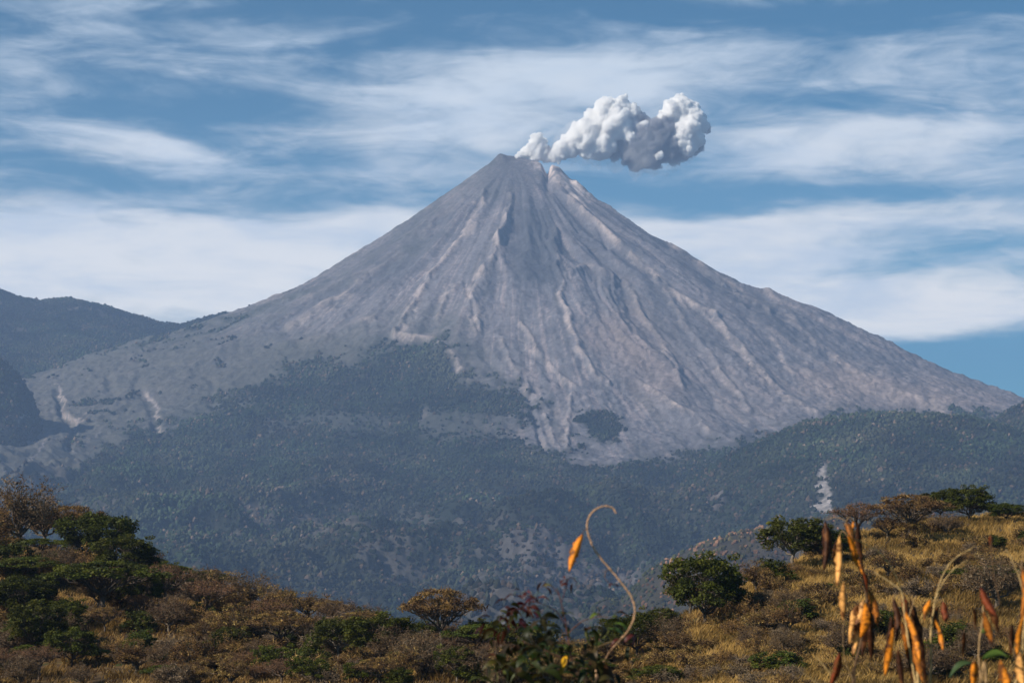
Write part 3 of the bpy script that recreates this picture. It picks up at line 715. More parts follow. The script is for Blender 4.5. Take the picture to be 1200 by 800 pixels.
def tree(seed, W, Hc, Ht, kind, limbs=7, tips=90, n_each=70, lsize=.16, clump=.75, cols=((.045, .07, .02),), bark=(.09, .07, .055),
         trunk_r=.22, flat=.5, lean=0.0, shell=.5, twigs=0, twigc=(.2, .15, .1), dome=1.0, dist=None):
    """W crown width, Hc crown thickness, Ht total height.  Returns (trunk mesh data, crown mesh data)"""
    rng = np.random.default_rng(seed)
    zc = Ht - Hc / 2
    # tips spread through the crown
    pts = []
    while len(pts) < tips:
        d = rng.normal(0, 1, 3); d /= np.linalg.norm(d)
        r_ = shell + (1 - shell) * rng.random() ** .6
        if kind == 'umbrella':
            a = rng.random() * 2 * PI; q = math.sqrt(rng.random())
            lob = 1 + .16 * math.sin(a * 3 + seed) + .1 * math.sin(a * 5 + seed * 2)
            zz = (1 - q ** 2.2 * dome) * Hc * .5 * rng.choice([1, .55, .1], p=[.55, .3, .15]) - Hc * .12
            pts.append((math.cos(a) * q * W / 2 * lob, math.sin(a) * q * W / 2 * lob, zc + zz))
        else:
            lob = 1 + .15 * math.sin(math.atan2(d[1], d[0]) * 3 + seed) + .12 * math.sin(d[2] * 6 + seed)
            z_ = d[2] * r_ * Hc / 2 * lob
            if d[2] < -.55 and kind == 'round': continue
            pts.append((d[0] * r_ * W / 2 * lob, d[1] * r_ * W / 2 * lob, zc + z_))
    P = np.array(pts)
    P[:, 0] += lean * Ht * .3
    T = Tubes()
    fork = np.array([lean * Ht * .12, 0, max(.12 * Ht, min(Ht - Hc * .95, .38 * Ht))])
    if kind == 'shrub': fork = np.array([0, 0, .06 * Ht])
    cen = P[rng.choice(len(P), limbs, replace=False)].copy()
    for _ in range(4):
        dd = ((P[:, None] - cen[None]) ** 2).sum(-1); own = dd.argmin(1)
        for k in range(limbs):
            if (own == k).any(): cen[k] = P[own == k].mean(0)
    if kind != 'shrub':
        base = np.zeros(3); tr_ = curve(base, fork, rng, 4, 0, .05); tr_[0, 2] -= .5
        T.add(tr_, np.array([1.35, 1.05, .9, .8]) * trunk_r, bark, 7)
    for k in range(limbs):
        own_k = P[own == k]
        if not len(own_k): continue
        mid = fork + (cen[k] - fork) * .62; mid[2] -= Hc * .05
        L = curve(fork, mid, rng, 5, .04, .07); r0 = trunk_r * (.62 if kind != 'shrub' else .5)
        T.add(L, np.linspace(r0, r0 * .5, 5), bark, 5)
        for p in own_k:
            s_ = L[rng.integers(2, 5)]
            b1 = curve(s_, p, rng, 5, .06, .07)
            T.add(b1, np.linspace(r0 * .36, .012, 5), bark, 4)
            for _ in range(twigs):
                i = rng.integers(1, 5); a = b1[i]
                v = rng.normal(0, 1, 3); v[2] = abs(v[2]) * .8 + .25; v /= np.linalg.norm(v)
                e = a + v * rng.uniform(.3, .9) * clump * 1.5
                c_ = np.array(twigc) * rng.uniform(.7, 1.35)
                m_ = (a + e) / 2 + rng.normal(0, .07, 3)
                T.add(np.array([a, m_, e]), np.array([.028, .02, .01]), c_, 3)
    V, Fq, cl = leaves(P, clump * rng.uniform(.7, 1.25, len(P)), n_each, lsize, cols, rng, flat) if n_each else (None,) * 3
    return T.get(), (V, Fq, cl)

PROTO = {}
def proto(name, **kw):
    (tv, tf, tcl_), (cv, cf, ccol) = tree(**kw)
    PROTO[name] = (kw['W'], kw['Ht'], (tv, tf, tcl_), (cv, cf, ccol), [None, None])
GOLD = ((.27, .17, .05), (.34, .23, .075), (.17, .105, .035))
BRN = ((.090, .054, .026), (.125, .078, .038), (.055, .032, .016))
GRY = ((.16, .115, .07), (.11, .075, .045), (.20, .14, .085))
DKG = ((.048, .058, .007), (.068, .078, .009), (.034, .042, .008))
MDG = ((.064, .070, .009), (.090, .092, .012), (.044, .050, .009))
YLG = ((.075, .095, .014), (.055, .075, .012), (.09, .10, .018))
proto('umbrella_a', seed=3, W=10, Hc=3.2, Ht=6.6, kind='umbrella', limbs=8, tips=120, n_each=80, lsize=.13, clump=.85, cols=MDG + DKG, flat=.32, trunk_r=.26)
proto('umbrella_b', seed=8, W=9, Hc=2.8, Ht=5.6, kind='umbrella', limbs=7, tips=100, n_each=80, lsize=.13, clump=.8, cols=YLG + MDG, flat=.32, trunk_r=.22, lean=.2)
proto('dense_a', seed=12, W=9, Hc=6.0, Ht=7.6, kind='round', limbs=9, tips=170, n_each=85, lsize=.15, clump=.85, cols=DKG, flat=.6, shell=.6)
proto('dense_b', seed=17, W=8, Hc=6.2, Ht=7.4, kind='round', limbs=9, tips=150, n_each=85, lsize=.15, clump=.8, cols=MDG + DKG, flat=.55, shell=.55)
proto('open_a', seed=23, W=8, Hc=5.2, Ht=7.0, kind='round', limbs=8, tips=110, n_each=60, lsize=.15, clump=.7, cols=MDG, flat=.5, shell=.4, bark=(.16, .13, .10))
proto('bare_umbrella_a', seed=31, W=9, Hc=3.0, Ht=6.0, kind='umbrella', limbs=9, tips=130, n_each=40, lsize=.10, clump=.6, cols=GOLD + BRN, flat=.4, twigs=7, twigc=(.19, .11, .045), bark=(.10, .078, .06))
proto('bare_umbrella_b', seed=37, W=7.5, Hc=2.6, Ht=5.6, kind='umbrella', limbs=8, tips=90, n_each=16, lsize=.08, clump=.6, cols=BRN, flat=.4, twigs=8, twigc=(.19, .10, .055), bark=(.11, .08, .06))
proto('bare_round_a', seed=41, W=7, Hc=4.6, Ht=5.8, kind='round', limbs=9, tips=130, n_each=26, lsize=.09, clump=.7, cols=BRN + GRY, flat=.7, twigs=8, twigc=(.17, .11, .06), bark=(.12, .095, .07), shell=.3)
proto('bare_round_b', seed=47, W=6, Hc=3.8, Ht=5.0, kind='round', limbs=8, tips=110, n_each=34, lsize=.09, clump=.6, cols=BRN + GOLD, flat=.7, twigs=7, twigc=(.17, .095, .04), bark=(.10, .08, .06), shell=.3)
proto('shrub_a', seed=51, W=4.2, Hc=2.4, Ht=2.6, kind='shrub', limbs=8, tips=70, n_each=26, lsize=.08, clump=.5, cols=BRN + GOLD, flat=.8, twigs=7, twigc=(.24, .135, .05), trunk_r=.1, shell=.3)
proto('shrub_b', seed=57, W=3.6, Hc=2.0, Ht=2.2, kind='shrub', limbs=7, tips=60, n_each=18, lsize=.08, clump=.5, cols=GRY, flat=.8, twigs=8, twigc=(.17, .125, .08), trunk_r=.09, shell=.2)
proto('shrub_c', seed=61, W=3.4, Hc=1.7, Ht=1.9, kind='shrub', limbs=7, tips=60, n_each=45, lsize=.08, clump=.5, cols=GOLD + BRN, flat=.7, twigs=4, twigc=(.38, .24, .08), trunk_r=.08, shell=.2)
proto('bush_a', seed=67, W=4.0, Hc=2.4, Ht=2.5, kind='shrub', limbs=8, tips=80, n_each=70, lsize=.11, clump=.5, cols=MDG + YLG, flat=.7, trunk_r=.08, shell=.4)
proto('bush_b', seed=71, W=3.6, Hc=2.8, Ht=2.9, kind='shrub', limbs=8, tips=80, n_each=70, lsize=.11, clump=.5, cols=DKG, flat=.7, trunk_r=.08, shell=.4)

rz_rng = random.Random(99)
def ground_at_pixel(px, py):
    """the point of the hillside under a pixel"""
    ys = np.linspace(150, 430, 1500); a, b_ = ray(px, py)
    g_ = near_h(a * ys, ys); d_ = g_ - b_ * ys
    i = np.argmax(d_ > 0)
    if d_[i] <= 0: i = int(np.argmax(d_))      # just above the crest: stand on the crest
    return a * ys[i], ys[i], float(near_h(np.array([a * ys[i]]), np.array([ys[i]]))[0])
def plant(pn, px, py, wpx, name, label, cat, group=None, hf=1.0, sink=.15, rz=None):
    W, Ht, tr_, cr_, cache = PROTO[pn]
    x, y, z = ground_at_pixel(px, py)
    s = wpx / F * y / W
    o = empty(name, (x, y, z - sink), rz_rng.random() * 6.28 if rz is None else rz, (s, s, s * hf))
    tag(o, label, cat, group)
    tn, cn = ('stem', 'foliage') if cat in ('shrub', 'bush') else ('trunk', 'crown')
    if cache[0] is None:
        a = mesh_np(tn, tr_[0], tr_[1], m_bark, o, tr_[2], shade=True)
        b_ = mesh_np(cn, cr_[0], cr_[1], m_leaf, o, cr_[2])
        cache[0], cache[1] = a, b_
    else:
        for src, nm in ((cache[0], tn), (cache[1], cn)):
            c = src.copy(); c.name = nm; c.parent = o; C.objects.link(c)
    return o

# (prototype, column, row of its foot, crown width in pixels, name, label, category, group, height factor)
TREES = [
 ('bare_round_a', 22, 648, 84, 'bare_tree', 'reddish brown leafless tree on the hilltop at the left edge', 'tree', None, 1.1),
 ('bare_round_b', -20, 662, 80, 'bare_tree', 'brown leafless tree cut by the left edge below the hilltop', 'tree', None, 1.0),
 ('bare_round_a', 52, 640, 60, 'bare_tree', 'thin brown leafless tree just left of the yellow-tipped tree', 'tree', None, 1.0),
 ('bare_umbrella_a', 84, 646, 74, 'flowering_tree', 'leafless tree with pale yellow tips beside the dark green crest tree', 'tree', None, 1.0),
 ('dense_a', 118, 668, 76, 'evergreen_tree', 'big dark green tree standing on the crest of the left hill', 'tree', None, .95),
 ('dense_b', 146, 680, 64, 'evergreen_tree', 'dark green tree leaning downhill right of the big crest tree', 'tree', None, .8),
 ('umbrella_b', 50, 652, 54, 'green_shrub_tree', 'low bright green tree under the brown trees of the left crest', 'tree', None, .6),
 ('umbrella_a', 120, 724, 116, 'umbrella_tree', 'wide flat-topped green tree with a dark forked trunk on the left slope', 'tree', None, .80),
 ('umbrella_b', 40, 690, 80, 'umbrella_tree', 'flat green tree with golden scrub behind it near the left edge', 'tree', None, .7),
 ('dense_a', 22, 730, 66, 'evergreen_tree', 'dark green round tree left of the wide flat-topped tree', 'tree', None, .9),
 ('dense_b', 42, 768, 56, 'evergreen_tree', 'dark bluish green tree below the round one on the left slope', 'tree', None, 1.1),
 ('dense_b', 84, 782, 50, 'green_tree', 'fresh green tree beside the gully at the bottom left', 'tree', None, .9),
 ('bush_a', 2, 790, 40, 'green_bush', 'light green bush in the bottom left corner', 'bush', None, 1.0),
 ('bare_umbrella_b', 193, 712, 62, 'bare_tree', 'bare tree with a pale slender trunk below the left crest', 'tree', None, 1.0),
 ('umbrella_b', 196, 690, 60, 'green_tree', 'dull green flat tree on the crest line behind the pale trunk', 'tree', None, .7),
 ('bare_umbrella_b', 242, 730, 68, 'bare_tree', 'bare brown tree with a leaning trunk halfway down the left hill', 'tree', None, .9),
 ('bare_round_a', 286, 722, 66, 'bare_tree', 'round grey brown leafless tree left of the dark green bush', 'tree', None, .85),
 ('bush_b', 333, 716, 34, 'green_bush', 'small dark green bush on the crest above the pale umbrella tree', 'bush', None, .9),
 ('bare_umbrella_a', 330, 768, 76, 'flowering_tree', 'pale gold topped umbrella tree with a dark trunk on the left slope', 'tree', None, .95),
 ('bare_round_b', 362, 730, 48, 'bare_tree', 'pale leafless tree on the crest right of the dark bush', 'tree', None, .8),
 ('bush_b', 247, 790, 30, 'green_bush', 'narrow bright green bush alone in the dry scrub', 'bush', None, 1.5),
 ('bare_round_b', 160, 790, 60, 'bare_tree', 'twiggy pale shrub tree in the open dry patch at lower left', 'tree', None, .7),
 ('bare_round_b', 236, 760, 46, 'bare_tree', 'little bare tree left of the pale gold umbrella tree', 'tree', None, .8),
 ('bush_a', 362, 792, 44, 'green_bush', 'light green bush right of the dark umbrella trunk', 'bush', None, 1.0),
 ('open_a', 396, 776, 60, 'green_tree', 'thin olive green tree with pale stems left of centre', 'tree', None, .9),
 ('bare_umbrella_a', 424, 752, 62, 'brown_tree', 'brown topped tree on the crest left of the fresh green tree', 'tree', None, .8),
 ('dense_b', 446, 778, 68, 'green_tree', 'fresh green leafy tree below the gap in the hills', 'tree', None, .85),
 ('bare_round_a', 396, 744, 50, 'bare_tree', 'grey leafless tree behind the thin olive tree', 'tree', None, .9),
 ('bare_round_b', 474, 758, 26, 'pale_tree', 'tiny pale golden tree on the skyline between two green trees', 'tree', None, 1.1),
 ('bare_umbrella_a', 516, 770, 88, 'flowering_tree', 'flat-topped tree with orange yellow flowers on the skyline near the centre', 'tree', None, 1.25),
 ('bare_round_a', 498, 792, 70, 'bare_tree', 'grey tangled leafless tree below the orange flowered tree', 'tree', None, .8),
 ('umbrella_b', 566, 776, 70, 'green_tree', 'olive green flat tree right of the orange flowered tree', 'tree', None, .95),
 ('open_a', 614, 784, 64, 'green_tree', 'olive tree half hidden by the leafy plant near the centre', 'tree', None, .9),
 ('bare_round_a', 560, 800, 60, 'bare_tree', 'brown twiggy tree at the bottom edge below the olive tree', 'tree', None, .8),
 ('umbrella_b', 664, 790, 66, 'green_tree', 'low green tree behind the stem of the leafy plant', 'tree', None, .8),
 ('bare_round_b', 700, 790, 56, 'bare_tree', 'brown leafless tree behind the foot of the curling vine', 'tree', None, .9),
 ('dense_a', 746, 774, 72, 'evergreen_tree', 'dark green tree at the left foot of the golden slope beside the vine', 'tree', None, .9),
 ('dense_b', 826, 736, 88, 'evergreen_tree', 'large round green tree on the left side of the golden slope', 'tree', None, 1.05),
 ('open_a', 774, 752, 50, 'green_tree', 'smaller green tree between the dark tree and the large round one', 'tree', None, .95),
 ('open_a', 930, 668, 84, 'green_tree', 'yellow green tree behind the first hanging pods on the right hill', 'tree', None, .85),
 ('dense_a', 968, 662, 62, 'evergreen_tree', 'dark green tree just left of the bare pink umbrella tree', 'tree', None, .85),
 ('bush_b', 905, 688, 44, 'green_bush', 'dark green bush below the yellow green tree', 'bush', None, .9),
 ('bare_umbrella_b', 1006, 634, 64, 'bare_tree', 'pinkish leafless umbrella tree on the crest above the pods', 'tree', None, .95),
 ('bare_umbrella_a', 1066, 634, 88, 'brown_tree', 'wide brown umbrella tree on the crest of the right hill', 'tree', None, .95),
 ('bare_round_b', 1040, 632, 40, 'brown_tree', 'small brown tree between the two umbrella trees on the crest', 'tree', None, .9),
 ('dense_a', 1102, 610, 44, 'evergreen_tree', 'dark green tree on the skyline right of the wide brown tree', 'tree', None, 1.0),
 ('dense_b', 1136, 612, 54, 'evergreen_tree', 'bluish green broad tree in the middle of the skyline group of three', 'tree', None, .85),
 ('dense_a', 1180, 612, 40, 'evergreen_tree', 'low dark green tree at the right end of the skyline', 'tree', None, .7),
 ('bare_round_a', 1108, 628, 46, 'brown_tree', 'brown scrub tree in front of the dark skyline trees', 'tree', None, .7),
 ('bare_round_a', 1168, 716, 90, 'bare_tree', 'grey tangled leafless tree high on the right hill near the edge', 'tree', None, .85),
 ('umbrella_a', 1158, 696, 96, 'umbrella_tree', 'flat dark green tree behind the grey tangled one on the right hill', 'tree', None, .55),
 ('bush_b', 934, 730, 48, 'green_bush', 'dark bush in the middle of the golden slope', 'bush', None, .7),
 ('bush_a', 1030, 740, 50, 'green_bush', 'green bush behind the crumpled pods', 'bush', None, .8),
 ('bush_a', 912, 786, 60, 'green_bush', 'olive bush low on the golden slope left of the pods', 'bush', None, .6),
 ('open_a', 770, 804, 60, 'green_bush_tree', 'bright green low tree at the bottom of the golden slope', 'tree', None, .5),
 ('bare_round_b', 790, 770, 50, 'bare_tree', 'bare twisted shrub tree below the large round green tree', 'tree', None, .7),
 ('bush_b', 1120, 770, 60, 'green_bush', 'dark scrubby bush behind the middle pods at lower right', 'bush', None, .8),
 ('bare_round_a', 1090, 800, 80, 'bare_tree', 'grey leafless tree at the bottom edge behind the long dark pods', 'tree', None, .7),
]
for (pn, px, py, wp, nm, lb, ct, gp, hf) in TREES:
    plant(pn, px, py, wp * (1.14 if px < 720 else 1.04), nm, lb, ct, gp, hf)

# countable shrubs of the dry slope
srng = random.Random(12)
def fill(N_, x0, x1, chooser, label, group, name, cat='shrub', wr=(30, 60), far=0.0):
    for _ in range(N_):
        px = srng.uniform(x0, x1)
        cy = float(np.interp(px, CR[:, 0], CR[:, 1])); 
        py = cy + 4 + (806 - cy) * srng.random() ** 1.0
        # leave the trunks of the large trees in view
        if any(abs(px - t[1]) < t[3] * .34 and 0 < py - t[2] < 26 for t in TREES if 'bush' not in t[4]) and srng.random() < .8: continue
        plant(srng.choice(chooser), px, py, srng.uniform(*wr), name, label, cat, group, srng.uniform(.7, 1.1))
fill(290, -60, 700, ['shrub_a', 'shrub_a', 'shrub_b', 'shrub_c', 'bare_round_b', 'bare_round_a', 'bare_umbrella_b'], 'dry brown leafless shrub among the trees of the left hillside', 'dry shrubs on the left hillside', 'dry_shrub')
fill(120, -60, 710, ['bush_a', 'bush_b', 'umbrella_b', 'open_a', 'dense_b'], 'dull green bush in the scrub of the left hillside', 'green bushes in the left scrub', 'scrub_bush', 'bush', (28, 52))
fill(330, 715, 1260, ['shrub_c', 'shrub_c', 'shrub_a', 'shrub_b'], 'golden dry shrub on the grassy right hillside', 'golden shrubs on the right hillside', 'golden_shrub', wr=(16, 40))
fill(28, 730, 1260, ['bare_round_a', 'bare_round_b', 'shrub_b'], 'tangled grey brown bare shrub standing in the golden grass', 'tangled bare shrubs on the right hillside', 'bare_shrub', wr=(34, 60))
fill(26, 0, 700, ['bare_umbrella_a', 'umbrella_b', 'umbrella_a', 'bare_umbrella_a', 'bare_umbrella_b'], 'small flat-topped tree scattered in the scrub of the left hillside', 'small flat-topped trees in the left scrub', 'small_tree', 'tree', wr=(46, 78))
fill(22, 740, 1260, ['bush_a', 'bush_b'], 'small green bush in the golden grass of the right hillside', 'green bushes in the golden grass', 'scrub_bush', 'bush', (18, 34))

# golden grass: tufts of blades, one sheet of them
def grass():
    rng = np.random.default_rng(77)
    K = 46000
    px = rng.uniform(-80, 1290, K); cd = np.interp(px, CR[:, 0], CR[:, 2]); bd = np.interp(px, CR[:, 0], CR[:, 3])
    y = bd * .9 + (cd + 8 - bd * .9) * rng.random(K); x = (px - 600) / (F * math.cos(TH)) * y
    right = smooth(640, 860, px); pat = fbm(x / 16, y / 16, 0, 3, 501)
    keep = rng.random(K) < np.clip(.40 + .6 * right + 1.5 * pat, .1, 1)
    x, y, right, pat = x[keep], y[keep], right[keep], pat[keep]; K = len(x)
    z = near_h(x, y)
    nb = 9; X = np.repeat(x, nb); Yy = np.repeat(y, nb); Zz = np.repeat(z, nb); n_ = K * nb
    lean_t = fbm(x / 9, y / 9, 4.4, 2, 511) * 5
    a = rng.random(n_) * 2 * PI; r_ = rng.random(n_) * .55
    bx, by = X + np.cos(a) * r_, Yy + np.sin(a) * r_
    hgt = np.repeat(rng.uniform(.5, 1.15, K), nb) * rng.uniform(.6, 1.2, n_)
    la = np.repeat(lean_t, nb) + rng.normal(0, .8, n_); lm = rng.uniform(.2, .95, n_) * hgt
    w_ = rng.uniform(.03, .07, n_)
    b0 = np.stack([bx - w_, by, Zz - .1], -1); b1 = np.stack([bx + w_, by, Zz - .1], -1)
    tp = np.stack([bx + np.cos(la) * lm, by + np.sin(la) * lm, Zz + hgt * .85], -1)
    md = (b0 + b1) / 2 * .5 + tp * .5; md[:, 2] += .14 * hgt
    m0 = md - np.stack([w_ * .8, 0 * w_, 0 * w_], -1); m1 = md + np.stack([w_ * .8, 0 * w_, 0 * w_], -1)
    V = np.stack([b0, b1, m1, m0, tp], 1).reshape(-1, 3)
    i = np.arange(n_) * 5
    gold = np.array([.50, .32, .085]); brn = np.array([.085, .045, .016]); pale = np.array([.42, .29, .11])
    t = np.clip(.26 + .58 * np.repeat(right, nb) + 1.2 * np.repeat(pat, nb) + rng.normal(0, .25, n_), 0, 1)[:, None]
    col = brn * (1 - t) + gold * t; q = rng.random((n_, 1)) < .12; col = np.where(q, pale, col) * rng.uniform(.6, 1.2, (n_, 1))
    o = mesh_np('dry_grass', V, [np.stack([i, i + 1, i + 2, i + 3], -1), np.stack([i + 3, i + 2, i + 4], -1)], m_grass, col=np.repeat(col, 5, 0))
    tag(o, 'long golden dry grass growing between the shrubs of the hillside', 'grass', kind='stuff')
grass()
# ------------------------------------------------------------------ plants close to the viewpoint
m_pod, n, b = material('dry pod')
ca = n.new('ShaderNodeVertexColor', layer_name='col'); tco = n.new('ShaderNodeTexCoord')
f = n.noise(tco.outputs['Object'], 120, 5, .7); f2 = n.noise(tco.outputs['Object'], 38, 3, .6)
pc = n.mix(1.0, ca.outputs[0], n.ramp(f, [(.32, (.35, .27, .22)), (.5, (1, 1, 1)), (.75, (1.25, 1.2, 1.1))]), 'MULTIPLY')
pc = n.mix(n.remap(f2, .50, .64), pc, (.16, .06, .02))
n.l.new(pc, b.inputs['Base Color']); b.inputs['Roughness'].default_value = .5; b.inputs['Specular IOR Level'].default_value = .12
tr = n.new('ShaderNodeBsdfTranslucent'); n.l.new(pc, tr.inputs['Color'])
ms = n.new('ShaderNodeMixShader'); ms.inputs[0].default_value = .28
n.l.new(b.outputs[0], ms.inputs[1]); n.l.new(tr.outputs[0], ms.inputs[2]); n.l.new(ms.outputs[0], m_pod.node_tree.nodes['Material Output'].inputs['Surface'])
m_fleaf = leafy('broad leaves', .3, .45)
m_twig, n, b = material('dry twig')
ca = n.new('ShaderNodeVertexColor', layer_name='col'); tco = n.new('ShaderNodeTexCoord')
n.put(b.inputs['Base Color'], n.mix(1.0, ca.outputs[0], n.ramp(n.noise(tco.outputs['Object'], 90, 4, .6), [(.3, .6), (.7, 1.3)]), 'MULTIPLY'))

prng = np.random.default_rng(321)
def pod_mesh(A, B, wid, col, yaw, curl=.12, split=False, bnd=1.0):
    """a flat seed pod from A (stalk end) to B (tip); wid = full width in metres"""
    A = np.array(A[:]); B = np.array(B[:]); L = np.linalg.norm(B - A); ax = (B - A) / L
    side = np.cross(ax, (0, 1, 0)); side /= np.linalg.norm(side); nor = np.cross(side, ax)
    if nor[1] > 0: nor = -nor
    side, nor = side * math.cos(yaw) + nor * math.sin(yaw), nor * math.cos(yaw) - side * math.sin(yaw)
    K = 25; J = 12; V = []; Cc = []
    bend = prng.uniform(-1, 1) * .09 * L * bnd
    for i in range(K):
        t = i / (K - 1)
        w_ = wid / 2 * max(.05, math.sin(PI * t ** .9) ** .78 if 0 < t < 1 else .05) * (1 - .18 * t)
        w_ *= 1 + .05 * math.sin(t * 31 + yaw * 5) + prng.normal(0, .05); rag = prng.normal(0, .09, 2)
        tw = curl * math.sin(t * 4 + yaw * 9) * 4 * bnd
        s_, n_ = side * math.cos(tw) + nor * math.sin(tw), nor * math.cos(tw) - side * math.sin(tw)
        c = A + ax * L * t + side * bend * math.sin(PI * t) + nor * curl * .1 * L * math.sin(PI * t)
        for j in range(J):
            a = 2 * PI * j / J
            th_ = wid * (.055 + .022 * max(0, math.sin(t * 2 * PI * 8)) ) * (1 if 0 < i < K - 1 else .1)
            cup = -nor * abs(math.cos(a)) ** 1.2 * w_ * (1.15 if split else .7)
            V.append(c + s_ * w_ * (math.cos(a) + (rag[0] if math.cos(a) > .5 else rag[1] if math.cos(a) < -.5 else 0)) + n_ * th_ * math.sin(a) + cup)
            edge = abs(math.cos(a)) ** 6
            Cc.append(np.array(col) * (1 - .65 * edge) * (1 - .5 * max(0, 1 - t / .12)) * (1 - .5 * max(0, (t - .9) / .1)))
    V.append(A); Cc.append(col); V.append(B); Cc.append(np.array(col) * .5)
    i = np.arange(K * J).reshape(K, J); j = np.roll(i, -1, 1)
    q = np.stack([i[:-1], j[:-1], j[1:], i[1:]], -1).reshape(-1, 4)
    t1 = np.array([[K * J, (k + 1) % J, k] for k in range(J)]); t2 = np.array([[K * J + 1, (K - 1) * J + k, (K - 1) * J + (k + 1) % J] for k in range(J)])
    return np.array(V), [q, t1, t2], np.array(Cc)
OR = (.88, .30, .028); LT = (.98, .50, .15); DK = (.050, .018, .008); RD = (.22, .05, .018); MD = (.48, .16, .022)
def spline(P, k=8):
    P = [np.array(p[:]) for p in P]; out = []
    for i in range(len(P) - 1):
        p0 = P[max(i - 1, 0)]; p1 = P[i]; p2 = P[i + 1]; p3 = P[min(i + 2, len(P) - 1)]
        for t in np.linspace(0, 1, k, endpoint=False):
            out.append(.5 * (2 * p1 + (p2 - p0) * t + (2 * p0 - 5 * p1 + 4 * p2 - p3) * t * t + (3 * p1 - p0 - 3 * p2 + p3) * t ** 3))
    out.append(P[-1]); return np.array(out)
def stems(name, lines, parent, org, label=None):
    """lines: (points as (column, row, depth) or world vectors, radius start, radius end, colour)"""
    T = Tubes()
    for pts, r0, r1, col in lines:
        P = [at(*p) if len(p) == 3 and not isinstance(p, Vector) else p for p in pts]
        C_ = spline(P) - np.array(org[:]); r = np.linspace(r0, r1, len(C_)) * (1 + .12 * np.sin(np.arange(len(C_)) * 2.1) + .4 * (np.arange(len(C_)) % 11 == 5)) * .68
        C_ = C_ + prng.normal(0, .0004, C_.shape)
        T.add(C_, r, col, 7)
    v, f, c = T.get()
    return mesh_np(name, v, f, m_twig, parent, c, shade=True)
def root_at(px, Y):
    a, _ = ray(px, 800); x = a * Y
    return Vector((x, Y, float(near_h(np.array([x]), np.array([Y]))[0])))
def pods(lst, parent, org, bnd=1.0):
    for (ax, ay, bx, by, wpx, Y, col, yaw) in lst:
        A = at(ax, ay, Y); B = at(bx, by, Y + prng.uniform(-.05, .05))
        v, f, c = pod_mesh(A, B, wpx * .92 / F * Y / max(.35, abs(math.cos(yaw))), col, yaw, prng.uniform(.05, .2), split=wpx > 11, bnd=bnd)
        mesh_np('pod', v - np.array(org[:]), f, m_pod, parent, c, shade=True)
ST = (.30, .19, .09); SD = (.13, .075, .04); SG = (.42, .28, .12)

# --- first pod plant, left of the three
g0 = root_at(1000, 5.2); e0 = empty('dry_pod_plant', g0)
tag(e0, 'dry stem with long pods hanging side by side above a crumpled orange one', 'pod plant', 'dry pod plants in front of the hillside')
stems('stem', [
    ([g0, (1004, 900, 5.2), (1000, 800, 5.2), (1008, 755, 5.2), (1016, 715, 5.2), (1012, 680, 5.2), (1003, 655, 5.2), (996, 630, 5.2), (988, 612, 5.2)], .006, .002, SD),
    ([(1003, 655, 5.2), (999, 630, 5.18), (992, 612, 5.15), (980, 606, 5.15), (968, 609, 5.15)], .0022, .0014, ST),
    ([(996, 632, 5.2), (988, 622, 5.2), (984, 627, 5.2)], .002, .0014, ST), ([(990, 615, 5.2), (995, 606, 5.2), (1001, 612, 5.22)], .002, .0015, ST),
    ([(994, 628, 5.2), (1012, 636, 5.22), (1030, 647, 5.25), (1044, 664, 5.25), (1056, 690, 5.25), (1058, 706, 5.25)], .0022, .0018, SG),
    ([(1001, 800, 5.2), (990, 770, 5.18), (988, 742, 5.15), (989, 726, 5.15)], .0022, .0012, ST),
    ([(1016, 712, 5.2), (1017, 690, 5.2), (1020, 672, 5.2)], .002, .0014, ST),
    ([(1004, 880, 5.2), (985, 810, 5.2), (966, 780, 5.2), (955, 768, 5.2)], .003, .0015, SG), ([(985, 812, 5.2), (958, 800, 5.2), (936, 783, 5.2)], .002, .001, SG)], e0, g0)
pods([(967, 610, 965, 668, 14, 5.15, DK, .2), (984, 627, 981, 687, 12, 5.1, LT, -.25), (981, 632, 979, 664, 8, 5.22, DK, .3), (991, 610, 999, 640, 11, 5.2, MD, .3),
      (1000, 610, 1012, 674, 12, 5.22, OR, -.3), (1005, 612, 1013, 678, 9, 5.28, DK, .4), (994, 626, 1003, 660, 8, 5.15, OR, .0),
      (989, 681, 988, 728, 12, 5.15, LT, -.2), (1012, 702, 1000, 768, 15, 5.15, LT, -.35), (1005, 708, 996, 755, 11, 5.1, LT, .6), (1014, 706, 1008, 748, 10, 5.08, OR, .9), (1018, 700, 1021, 776, 12, 5.25, DK, .3), (1018, 690, 1029, 735, 10, 5.2, MD, .4),
      (1015, 700, 1010, 772, 9, 5.3, DK, .8), (1012, 668, 1016, 706, 6, 5.22, RD, .5), (984, 764, 972, 806, 12, 5.05, RD, .3)], e0, g0)
